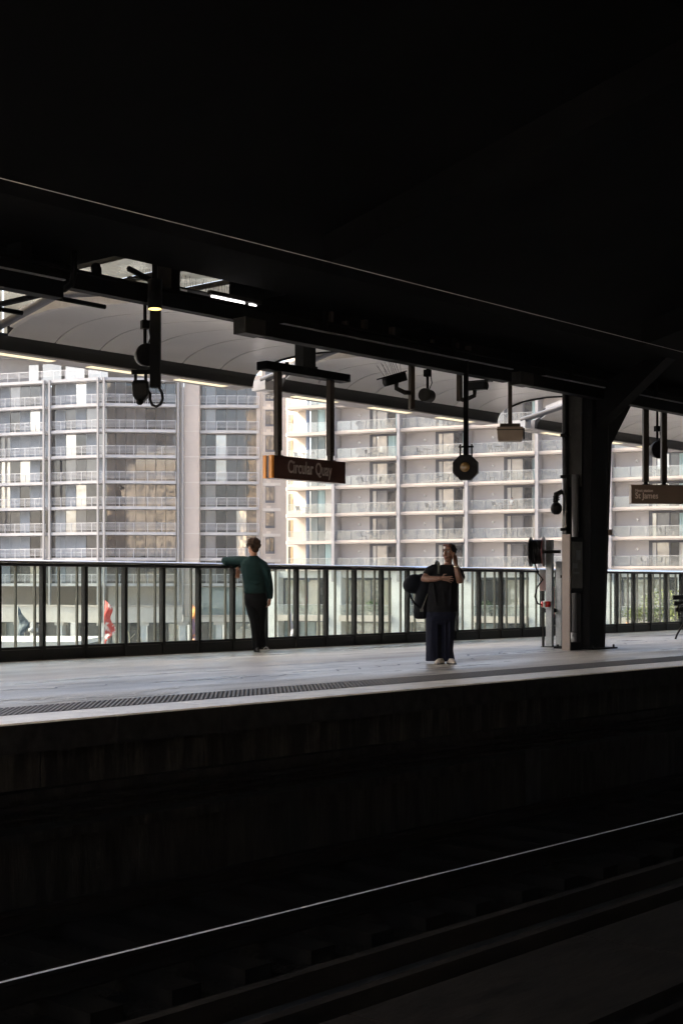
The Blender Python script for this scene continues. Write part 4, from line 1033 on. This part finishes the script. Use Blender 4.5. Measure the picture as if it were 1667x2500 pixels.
# the city round about: what the windows mirror and one added unseen tower that keeps the sun off the platform
def facade(name, wall, pane, sx, sz):
    m = bpy.data.materials.new(name); m.use_nodes = True; MATS[name] = m; n = m.node_tree.nodes; l = m.node_tree.links; b = n['Principled BSDF']
    tc = n.new('ShaderNodeTexCoord'); sp_ = n.new('ShaderNodeSeparateXYZ'); l.new(tc.outputs['Object'], sp_.inputs[0])
    ad = n.new('ShaderNodeMath'); ad.operation = 'ADD'; l.new(sp_.outputs[0], ad.inputs[0]); l.new(sp_.outputs[1], ad.inputs[1])
    cb = n.new('ShaderNodeCombineXYZ'); l.new(ad.outputs[0], cb.inputs[0]); l.new(sp_.outputs[2], cb.inputs[1])
    br = n.new('ShaderNodeTexBrick'); br.offset = 0; br.inputs['Scale'].default_value = 1; br.inputs['Brick Width'].default_value = sx; br.inputs['Row Height'].default_value = sz
    br.inputs['Mortar Size'].default_value = .55; br.inputs['Color1'].default_value = (*pane, 1); br.inputs['Color2'].default_value = (*[c * .7 for c in pane], 1); br.inputs['Mortar'].default_value = (*wall, 1)
    l.new(cb.outputs[0], br.inputs['Vector']); l.new(br.outputs['Color'], b.inputs['Base Color']); b.inputs['Roughness'].default_value = .7
facade('city_cream', (0.62, 0.52, 0.40), (0.16, 0.15, 0.14), 2.6, 3.4)
facade('city_tan', (0.58, 0.44, 0.30), (0.20, 0.17, 0.14), 3.4, 3.6)
facade('city_grey', (0.40, 0.40, 0.40), (0.14, 0.16, 0.18), 2.2, 3.2)
def city(label, x, y, w, d, h, m, rot=0.0):
    t = thing('offscreen_tower', label, 'building', (x, y, -6.5), rot)
    MB().box((-w/2, -d/2, 0), (w/2, d/2, h)).obj('tower_body', m, t)
    MB().box((-w/2 + 2, -d/2 + 2, h), (w/2 - 2, d/2 - 2, h + 4)).obj('plant_room', 'lconc', t)
    MB().box((-w/2 - .4, -d/2 - .4, 6), (w/2 + .4, d/2 + .4, 6.8)).obj('string_course', 'lconc', t)
city('cream stone office tower across the road behind the station', -40, -62, 34, 30, 42, 'city_cream')
city('tan stone office tower behind the station hall', 8, -70, 40, 30, 58, 'city_tan')
city('grey gridded office tower behind the station hall', 56, -58, 32, 26, 36, 'city_grey')
city('broad cream office tower at the end of the road behind the station', 100, -66, 40, 30, 50, 'city_cream')
city('slim tan office tower set back behind the road', -90, -70, 36, 30, 64, 'city_tan')
sd_ = sh
c_ = Vector((21, 13, 0)) + sd_ * 95  # unseen tower added towards the sun to shade the platform
city('tall cream tower added out of view to shade the platform', c_.x, c_.y, 50, 22, 86, 'city_cream', math.atan2(sd_.y, sd_.x) - R(90))

# ================================================================== PEOPLE
def ringsXY(rows, n=18, sq=2.3):
    """horizontal rings (cx, cy, z, rx, ry), slightly squared"""
    out = []
    for cx, cy, z, rx, ry in rows:
        r_ = []
        for k in range(n):
            a = 2 * math.pi * k / n; c, s = math.cos(a), math.sin(a)
            r_.append((cx + rx * math.copysign(abs(c) ** (2 / sq), c), cy + ry * math.copysign(abs(s) ** (2 / sq), s), z))
        out.append(r_)
    return out
def hand(mb, wrist, palm_end, across, fingers, thumb, r=.0088):
    """palm as a flat slab, four fingers as jointed chains, a thumb from the side of the palm"""
    w = Vector(wrist); p = Vector(palm_end); ac = Vector(across).normalized()
    d = (p - w).normalized(); nrm = d.cross(ac)
    mb.tube([w - d * .02, w + d * .012, (w + p) / 2, p], [(.026, .02), (.030, .018), (.040, .016), (.039, .014)], 10, up=ac)
    for i, ch in enumerate(fingers):
        b = p + ac * (.029 - i * .0195) - d * .012
        mb.tube([b] + [Vector(c) for c in ch], [r, r * .98, r * .92, r * .75][:len(ch) + 1], 7)
    mb.tube([Vector(c) for c in thumb], [r * 1.25, r * 1.15, r * .85][:len(thumb)], 7)
def curl(base, d, nrm, lens, bends):
    out = []; p = Vector(base); v = Vector(d).normalized(); ax = Vector(nrm).normalized()
    for L, b in zip(lens, bends):
        v = Quaternion(ax, b) @ v; p = p + v * L; out.append(p.copy())
    return out
def make_hand(mb, wrist, d, across, palm=.085, bend=.35, spread=.0, thumb_dir=None, scale=1.0):
    d = Vector(d).normalized(); ac = Vector(across); ac = (ac - d * ac.dot(d)).normalized(); nrm = d.cross(ac)
    w = Vector(wrist); p = w + d * palm * scale
    fs = []
    for i, L in enumerate((.072, .080, .075, .058)):
        b = p + ac * (.029 - i * .0195) - d * .012
        dd = (d + ac * (.10 - i * .065) * (1 + spread)).normalized()
        fs.append(curl(b, dd, ac, (L * .52 * scale, L * .42 * scale, L * .32 * scale), (bend * .5 + i * .03, bend, bend)))
    td = Vector(thumb_dir) if thumb_dir else (d * .6 + ac * .8)
    t0 = w + d * .022 + ac * .022; td = td.normalized()
    th = [t0, t0 + td * .036, t0 + (td * .7 + d * .5).normalized() * .066]
    hand(mb, w, p, ac, fs, th)

# ---- man leaning on the railing, seen from behind
man = thing('person', 'person in dark green sweater and black trousers leaning on the railing, seen from behind', 'person', (16.31, 16.17, 0), VIEW)
b = MB()
fd = Vector((-.72, .69, 0)); fs_ = Vector((.69, .72, 0))
hc = Vector((-.097, .03, 1.705)); rot = Matrix.Rotation(math.atan2(fd.y, fd.x) - R(90), 3, 'Z')
b.ell(hc, (.074, .094, .112), 18, 12, rot)
b.ell(hc + fd * .03 + Vector((0, 0, -.07)), (.056, .066, .055), 14, 9, rot)
b.tube([hc + fd * .085 + Vector((0, 0, .015)), hc + fd * .115 + Vector((0, 0, -.028)), hc + fd * .09 + Vector((0, 0, -.04))], [.010, .016, .012], 8)
b.ell(hc + fd * .088 + Vector((0, 0, -.068)), (.022, .014, .010), 10, 7, rot)
for s_ in (-1, 1): b.ell(hc + fs_ * (.077 * s_) + Vector((0, 0, -.015)), (.013, .024, .032), 10, 8, rot)
b.tube([(-.092, .02, 1.64), (-.093, .03, 1.56), (-.097, .04, 1.46)], [.056, .056, .075], 14)
b.loft(ringsXY([(-.07, 0, .85, .13, .095), (-.08, .01, 1.1, .135, .09), (-.10, .03, 1.35, .16, .10), (-.10, .04, 1.46, .12, .08)]))
b.tube([(-.20, .05, 1.45), (-.32, .12, 1.47), (-.565, .29, 1.478), (-.50, .35, 1.47), (-.40, .39, 1.40), (-.378, .395, 1.345)], [.06, .05, .042, .042, .032, .027], 10)
b.tube([(.06, 0, 1.43), (.135, -.03, 1.25), (.16, -.02, 1.12), (.17, .01, .95), (.168, .02, .855)], [.06, .05, .044, .036, .027], 10)
for hx, pts in ((-1, [(-.12, 0, .85), (-.06, 0, .46), (-.045, -.01, .07)]), (1, [(.01, .02, .85), (.01, .09, .46), (.035, .10, .08)])): b.tube(pts, [.075, .055, .04], 10)
make_hand(b, (-.378, .395, 1.345), (.05, .0, -1), (.75, .6, 0), bend=.25)
make_hand(b, (.168, .02, .858), (-.10, .05, -1), (-.6, .8, 0), bend=.55)
remesh(b.obj('body', 'skin_man', man), .0065, 4)
sw_ = MB().loft(ringsXY([(-.072, 0, .955, .158, .12), (-.072, 0, .975, .172, .132), (-.074, 0, 1.03, .176, .134), (-.08, .01, 1.10, .178, .132), (-.092, .02, 1.22, .184, .134), (-.104, .03, 1.33, .196, .136), (-.102, .038, 1.42, .20, .125), (-.10, .04, 1.485, .165, .10), (-.096, .036, 1.53, .092, .080), (-.094, .034, 1.555, .072, .072)]))
sw_.tube([(-.17, .05, 1.44), (-.25, .09, 1.468), (-.34, .14, 1.478), (-.45, .215, 1.478), (-.55, .28, 1.478), (-.583, .305, 1.482), (-.56, .335, 1.482), (-.50, .37, 1.468), (-.43, .385, 1.43), (-.392, .395, 1.378)], [.095, .086, .078, .070, .064, .060, .058, .054, .050, .042], 14)
sw_.tube([(.0, .02, 1.425), (.068, -.005, 1.395), (.118, -.025, 1.30), (.142, -.028, 1.20), (.160, -.02, 1.10), (.172, -.002, .98), (.172, .012, .905), (.169, .02, .862)], [.085, .078, .072, .066, .063, .058, .052, .043], 14)
for (zz, yy, xx) in ((1.0, -.13, -.07), (1.10, -.127, -.05), (1.2, -.12, .0)):   # soft folds across the back
    sw_.tube([(xx - .12, yy + .012, zz + .05), (xx, yy, zz), (xx + .10, yy + .016, zz + .035)], [.004, .014, .004], 6)
remesh(sw_.obj('sweater', 'sweater', man), .010, 5)
hb_ = MB().loft(ringsXY([(-.072, 0, .945, .164, .126), (-.072, 0, .95, .174, .134), (-.072, 0, .99, .177, .136), (-.073, 0, .997, .172, .130)]))
hb_.obj('hem_band', 'sweater', man, smooth=True)
tr = MB().loft(ringsXY([(-.068, 0, 1.0, .155, .118), (-.066, 0, .93, .172, .13), (-.062, .0, .86, .182, .136), (-.06, .01, .78, .172, .128), (-.058, .02, .72, .145, .105), (-.058, .03, .66, .09, .07)]))
tr.tube([(-.135, .0, .80), (-.105, .005, .66), (-.075, .0, .52), (-.062, -.005, .42), (-.053, -.012, .28), (-.045, -.018, .15), (-.042, -.02, .045)], [.100, .096, .086, .080, .073, .072, .078], 14)
tr.tube([(.02, .02, .80), (.015, .05, .66), (.012, .08, .52), (.012, .095, .42), (.018, .11, .28), (.028, .108, .15), (.034, .105, .075)], [.100, .096, .084, .076, .070, .068, .072], 14)
remesh(tr.obj('trousers', 'trousers', man), .011, 5)
for (cx, cy, cz, an, m1) in ((-.042, .03, .0, .15, 'shoe_dark'), (.055, .15, .02, -.55, 'shoe_dark')):
    s_ = MB().loft(ringsXY([(0, 0, .0, .046, .135), (0, 0, .025, .05, .14), (0, -.01, .055, .045, .125), (0, -.045, .09, .036, .075)], 16, 2.6)).obj('shoe', m1, man, (cx, cy, cz), an, smooth=True)
    MB().loft(ringsXY([(0, 0, -.0, .05, .14), (0, 0, .022, .0525, .1425)], 16, 2.6)).obj('sole', 'shoe_dark' if cz == 0 else 'white', s_)
    if cz: MB().tube([(.0475, -.06, .03), (.05, .0, .06), (.0485, .06, .035)], .008, 6).obj('side_stripe', 'white', s_)
h = MB(); rr = random.Random(2)
h.ell(hc + Vector((.012, -.012, .035)), (.097, .110, .102), 16, 10, rot)
h.ell(hc - fd * .045 + Vector((0, 0, -.045)), (.066, .060, .062), 14, 9, rot)
for _ in range(110):
    v = Vector((rr.gauss(0, 1), rr.gauss(0, 1), rr.gauss(.35, 1))).normalized()
    if v.z < -.45 or (v.dot(fd) > .45 and v.z < .25): continue
    h.ell(hc + Vector((.008, -.008, .032)) + Vector((v.x * .106, v.y * .112, v.z * .106)), (.020, .020, .018), 7, 5)
remesh(h.obj('hair', 'hair_man', man), .008, 1, .4)
gs = MB().bar(hc + fd * .098 + fs_ * -.06 + Vector((0, 0, .018)), hc + fd * .098 + fs_ * .06 + Vector((0, 0, .018)), .012, .042)
for s_ in (-1, 1): gs.bar(hc + fd * .095 + fs_ * (.072 * s_) + Vector((0, 0, .028)), hc + fd * .0 + fs_ * (.082 * s_) + Vector((0, 0, .02)), .006, .012)
gs.obj('sunglasses', 'shoe_dark', man)

# ---- woman waiting in the middle of the platform
wom = thing('person', 'person in black tee and wide navy trousers, one hand raised to the ear', 'person', (15.55, 11.92, 0), VIEW)
b = MB()
fd = Vector((-.62, -.785, 0)).normalized(); fs_ = Vector((.785, -.62, 0)).normalized()
hc = Vector((.115, .0, 1.515)); rot = Matrix.Rotation(math.atan2(fd.y, fd.x) + R(90), 3, 'Z')
UP = Vector((0, 0, 1))
b.ell(hc + UP * .012, (.072, .090, .108), 20, 14, rot)
b.ell(hc + fd * .028 - UP * .062, (.054, .062, .058), 16, 10, rot)
b.ell(hc + fd * .066 - UP * .098, (.022, .018, .018), 10, 8, rot)
for s_ in (-1, 1):
    b.ell(hc + fd * .064 + fs_ * (.040 * s_) - UP * .030, (.022, .020, .020), 10, 8, rot)
    b.tube([hc + fd * .090 + fs_ * (.012 * s_) + UP * .042, hc + fd * .086 + fs_ * (.036 * s_) + UP * .046, hc + fd * .068 + fs_ * (.056 * s_) + UP * .038], [.008, .009, .006], 7)
    b.ell(hc + fs_ * (.075 * s_) - UP * .01, (.012, .022, .031), 10, 8, rot)
b.tube([hc + fd * .088 + UP * .030, hc + fd * .104 - UP * .002, hc + fd * .112 - UP * .022, hc + fd * .092 - UP * .034], [.008, .011, .0155, .010], 8)
b.ell(hc + fd * .100 - UP * .028, (.019, .010, .009), 10, 7, rot)
b.ell(hc + fd * .088 - UP * .060, (.024, .012, .013), 12, 8, rot)
b.tube([(.108, .01, 1.45), (.098, .015, 1.38), (.085, .02, 1.30)], [.050, .050, .070], 14)
b.loft(ringsXY([(.01, 0, .75, .14, .10), (.03, 0, 1.05, .14, .10), (.05, .01, 1.25, .15, .09), (.075, .015, 1.335, .115, .07), (.09, .015, 1.365, .07, .058)]))
b.tube([(-.07, .0, 1.30), (-.15, -.02, 1.255), (-.195, -.04, 1.195), (-.218, -.065, 1.163), (-.17, -.12, 1.160), (-.09, -.175, 1.163), (-.01, -.222, 1.174)], [.055, .052, .047, .046, .045, .041, .029], 12)
b.tube([(.20, .0, 1.30), (.245, -.03, 1.21), (.252, -.075, 1.135), (.240, -.115, 1.130), (.222, -.14, 1.20), (.202, -.14, 1.28), (.189, -.128, 1.350)], [.055, .051, .047, .046, .044, .038, .028], 12)
for pts in ([(-.08, 0, .75), (-.085, 0, .42), (-.06, -.03, .06)], [(.10, 0, .75), (.08, 0, .42), (.10, -.02, .06)]): b.tube(pts, [.075, .055, .035], 10)
make_hand(b, (-.01, -.222, 1.174), (1, -.22, -.12), (.0, -.45, .9), bend=-.16, spread=1.6, thumb_dir=(.45, -.1, .95))
make_hand(b, (.189, -.128, 1.350), (-.06, .18, 1), (-.75, -.65, 0), bend=.10, thumb_dir=(-.3, -.2, .9))
remesh(b.obj('body', 'skin_woman', wom), .0058, 3)
for s_ in (-1, 1):
    e = MB().ell(hc + fd * .084 + fs_ * (.034 * s_) + UP * .022, (.0135, .008, .0065), 10, 7, rot).obj('eye', 'white', wom, smooth=True)
    MB().ell(hc + fd * .0915 + fs_ * (.034 * s_) + UP * .022, (.0065, .003, .0062), 8, 6, rot).obj('iris', 'eye', e, smooth=True)
    MB().tube([hc + fd * .099 + fs_ * (.014 * s_) + UP * .050, hc + fd * .094 + fs_ * (.036 * s_) + UP * .056, hc + fd * .074 + fs_ * (.058 * s_) + UP * .047], [.003, .0042, .002], 6).obj('eyebrow', 'eye', wom, smooth=True)
    MB().tube([hc + fd * .095 + fs_ * (.018 * s_) + UP * .027, hc + fd * .094 + fs_ * (.035 * s_) + UP * .0305, hc + fd * .082 + fs_ * (.050 * s_) + UP * .024], .0026, 6).obj('eyelash', 'eye', wom, smooth=True)
MB().ell(hc + fd * .0975 - UP * .0555, (.022, .006, .0055), 12, 7, rot).ell(hc + fd * .0965 - UP * .0665, (.019, .007, .0065), 12, 7, rot).obj('lips', 'lips', wom, smooth=True)
h = MB()
h.ell(hc - fd * .022 + UP * .035, (.083, .092, .098), 18, 12, rot)
h.ell(hc - fd * .060 - UP * .01, (.060, .050, .070), 14, 9, rot)
rr = random.Random(8)
for q in range(60):
    v = Vector((rr.gauss(0, 1), rr.gauss(0, 1), rr.gauss(.4, 1))).normalized()
    if v.z < -.3 or (v.dot(fd) > .35 and v.z < .62): continue
    h.ell(hc - fd * .018 + UP * .035 + Vector((v.x * .086, v.y * .090, v.z * .098)), (.014, .014, .010), 7, 5)
remesh(h.obj('hair', 'hair_woman', wom), .007, 2)
h = MB()
for q in range(12):
    a = -.9 + q * .15
    h.ell(hc + fd * (.040 + .018 * math.cos(a * 1.4)) + fs_ * (.055 * math.sin(a * 1.3)) + UP * (.112 + .010 * math.cos(q * 2)), (.020, .018, .013), 8, 6)
remesh(h.obj('fringe', 'hair_woman_front', wom), .006, 1)
te = MB().loft(ringsXY([(.012, 0, .700, .185, .14), (.012, 0, .715, .205, .155), (.015, 0, .80, .205, .158), (.02, 0, .92, .197, .152), (.028, 0, 1.05, .190, .148), (.036, -.005, 1.15, .188, .148), (.048, 0, 1.24, .186, .135), (.056, .008, 1.295, .178, .112), (.072, .012, 1.335, .135, .088), (.088, .015, 1.358, .082, .066)]))
te.tube([(-.03, .0, 1.285), (-.09, -.005, 1.290), (-.135, -.015, 1.268), (-.168, -.03, 1.225), (-.176, -.034, 1.212)], [.085, .078, .073, .070, .066], 14)
te.tube([(.16, .0, 1.275), (.205, -.005, 1.268), (.238, -.022, 1.225), (.252, -.045, 1.175), (.254, -.052, 1.16)], [.085, .076, .071, .067, .062], 14)
for x0, z0, x1, z1 in ((-.10, 1.10, -.06, .80), (.02, 1.05, .05, .78), (.13, 1.08, .12, .80)):
    te.tube([(x0, -.135, z0), ((x0 + x1) / 2, -.148, (z0 + z1) / 2), (x1, -.148, z1)], [.006, .018, .01], 6)
remesh(te.obj('tee_shirt', 'tee', wom), .010, 5)
pa = MB().loft(ringsXY([(.014, 0, .82, .180, .138), (.014, 0, .74, .192, .148), (.012, 0, .66, .194, .145), (.010, 0, .60, .18, .125), (.008, 0, .54, .14, .09)]))
pa.tube([(-.078, 0, .74), (-.090, 0, .55), (-.097, -.012, .35), (-.099, -.016, .18), (-.098, -.02, .035)], [.110, .104, .096, .094, .098], 16)
pa.tube([(.100, 0, .74), (.095, .01, .55), (.088, .02, .35), (.086, .02, .18), (.094, .012, .09), (.103, .006, .035)], [.104, .096, .086, .081, .086, .084], 16)
for x0, x1 in ((-.12, -.13), (-.05, -.045), (.06, .05), (.12, .10)):
    pa.tube([(x0, -.10, .62), ((x0 + x1) / 2, -.096, .35), (x1, -.098, .08)], [.006, .016, .010], 6)
remesh(pa.obj('trousers', 'navy', wom), .010, 4)
for cx, cy, an in ((-.022, -.115, -.45), (.135, -.085, .25)):
    s_ = MB().loft(ringsXY([(0, 0, .012, .046, .118), (0, 0, .030, .046, .115), (0, .01, .055, .036, .09), (0, .04, .075, .024, .05)], 16, 2.5)).obj('shoe', 'shoe_pale', wom, (cx, cy, 0), an, smooth=True)
    MB().loft(ringsXY([(0, 0, .0, .050, .123), (0, 0, .0119, .050, .123)], 16, 2.5)).obj('sole', 'shoe_dark', s_)
MB().tube([(.1945 + .032 * math.cos(a), -.131 + .032 * math.sin(a), 1.328 - .006 * math.cos(a)) for a in [2 * math.pi * k / 14 for k in range(15)]], [(.011, .005)] * 15, 6).obj('watch', 'watch', wom, smooth=True)

wom.scale = (1.06, 1.04, 1.0)
# ---- her bag
bg_ = thing('shoulder_bag', 'bulky black fabric bag with straps slung behind the person in navy trousers', 'bag', (15.55, 11.92, 0), VIEW)
bg_.scale = (1.12, 1.08, 1.02)
m = MB()
m.ell((-.325, .05, 1.075), (.145, .11, .125), 18, 12, Matrix.Rotation(R(-38), 3, 'Y'))
m.ell((-.21, .04, 1.09), (.11, .09, .13), 16, 10)
m.loft(ringsXY([(-.20, .04, 1.05, .10, .09), (-.225, .03, .92, .085, .08), (-.245, .02, .80, .085, .075), (-.25, .02, .68, .085, .07), (-.245, .02, .615, .075, .06), (-.24, .02, .60, .05, .04)]))
remesh(m.obj('bag_body', 'bagcloth', bg_), .012, 5)
MB().tube([(-.385, .0, .96), (-.36, -.02, .88), (-.315, -.05, .80), (-.25, -.06, .755)], [(.012, .004)] * 4, 6).obj('strap', 'bagcloth', bg_, smooth=True)
MB().tube([(-.16, -.06, .94), (-.195, -.065, .84), (-.235, -.06, .73)], [(.008, .003)] * 3, 6).obj('zip', 'strap', bg_, smooth=True)
MB().box((-.255, -.075, .70), (-.215, -.055, .74)).obj('buckle', 'strap', bg_)
MB().tube([(-.06, .08, 1.33), (-.045, .02, 1.385), (-.03, -.06, 1.36), (-.025, -.115, 1.29), (-.035, -.142, 1.21)], [(.016, .004)] * 5, 6, up=(1, 0, 0)).obj('shoulder_strap', 'strap', bg_, smooth=True)

# ---- someone sitting at a balcony table, far away
bp_ = thing('person', 'person in white top sitting at a table on a glass fronted balcony', 'person', tuple(rbw(2 * BW + 4.6, 1.05, rz(2) + .172)), VIEW + aR)
m = MB().loft(ringsXY([(0, 0, .45, .17, .13), (0, 0, .75, .18, .12), (0, 0, 1.0, .20, .11), (0, 0, 1.07, .07, .06)])).ell((0, 0, 1.22), (.08, .095, .115))
m.tube([(-.18, 0, .98), (-.24, -.08, .75), (-.12, -.32, .76)], [.05, .045, .035], 8).tube([(.18, 0, .98), (.24, -.08, .75), (.12, -.32, .76)], [.05, .045, .035], 8)
for s_ in (-1, 1): m.tube([(.09 * s_, 0, .5), (.10 * s_, -.42, .5), (.10 * s_, -.42, .06)], [.08, .065, .045], 8)
remesh(m.obj('body', 'skin_man', bp_), .02, 3)
MB().loft(ringsXY([(0, 0, .46, .19, .15), (0, 0, .75, .195, .135), (0, 0, 1.0, .215, .125), (0, 0, 1.06, .10, .08)])).obj('top', 'white', bp_, smooth=True)
MB().ell((0, .02, 1.27), (.09, .10, .09)).obj('hair', 'hair_woman', bp_, smooth=True)

# ================================================================== thin haze over the quay
hz = MB().box((-420, -420, -7.6), (420, 420, 92)).obj('haze', None); stuff(hz)
hm_ = bpy.data.materials.new('haze'); hm_.use_nodes = True
n = hm_.node_tree.nodes; n.remove(n['Principled BSDF'])
pv = n.new('ShaderNodeVolumePrincipled'); pv.inputs['Color'].default_value = (0.93, 0.93, 0.92, 1); pv.inputs['Density'].default_value = 0.0002
hm_.node_tree.links.new(pv.outputs[0], n['Material Output'].inputs['Volume'])
hz.data.materials.append(hm_)
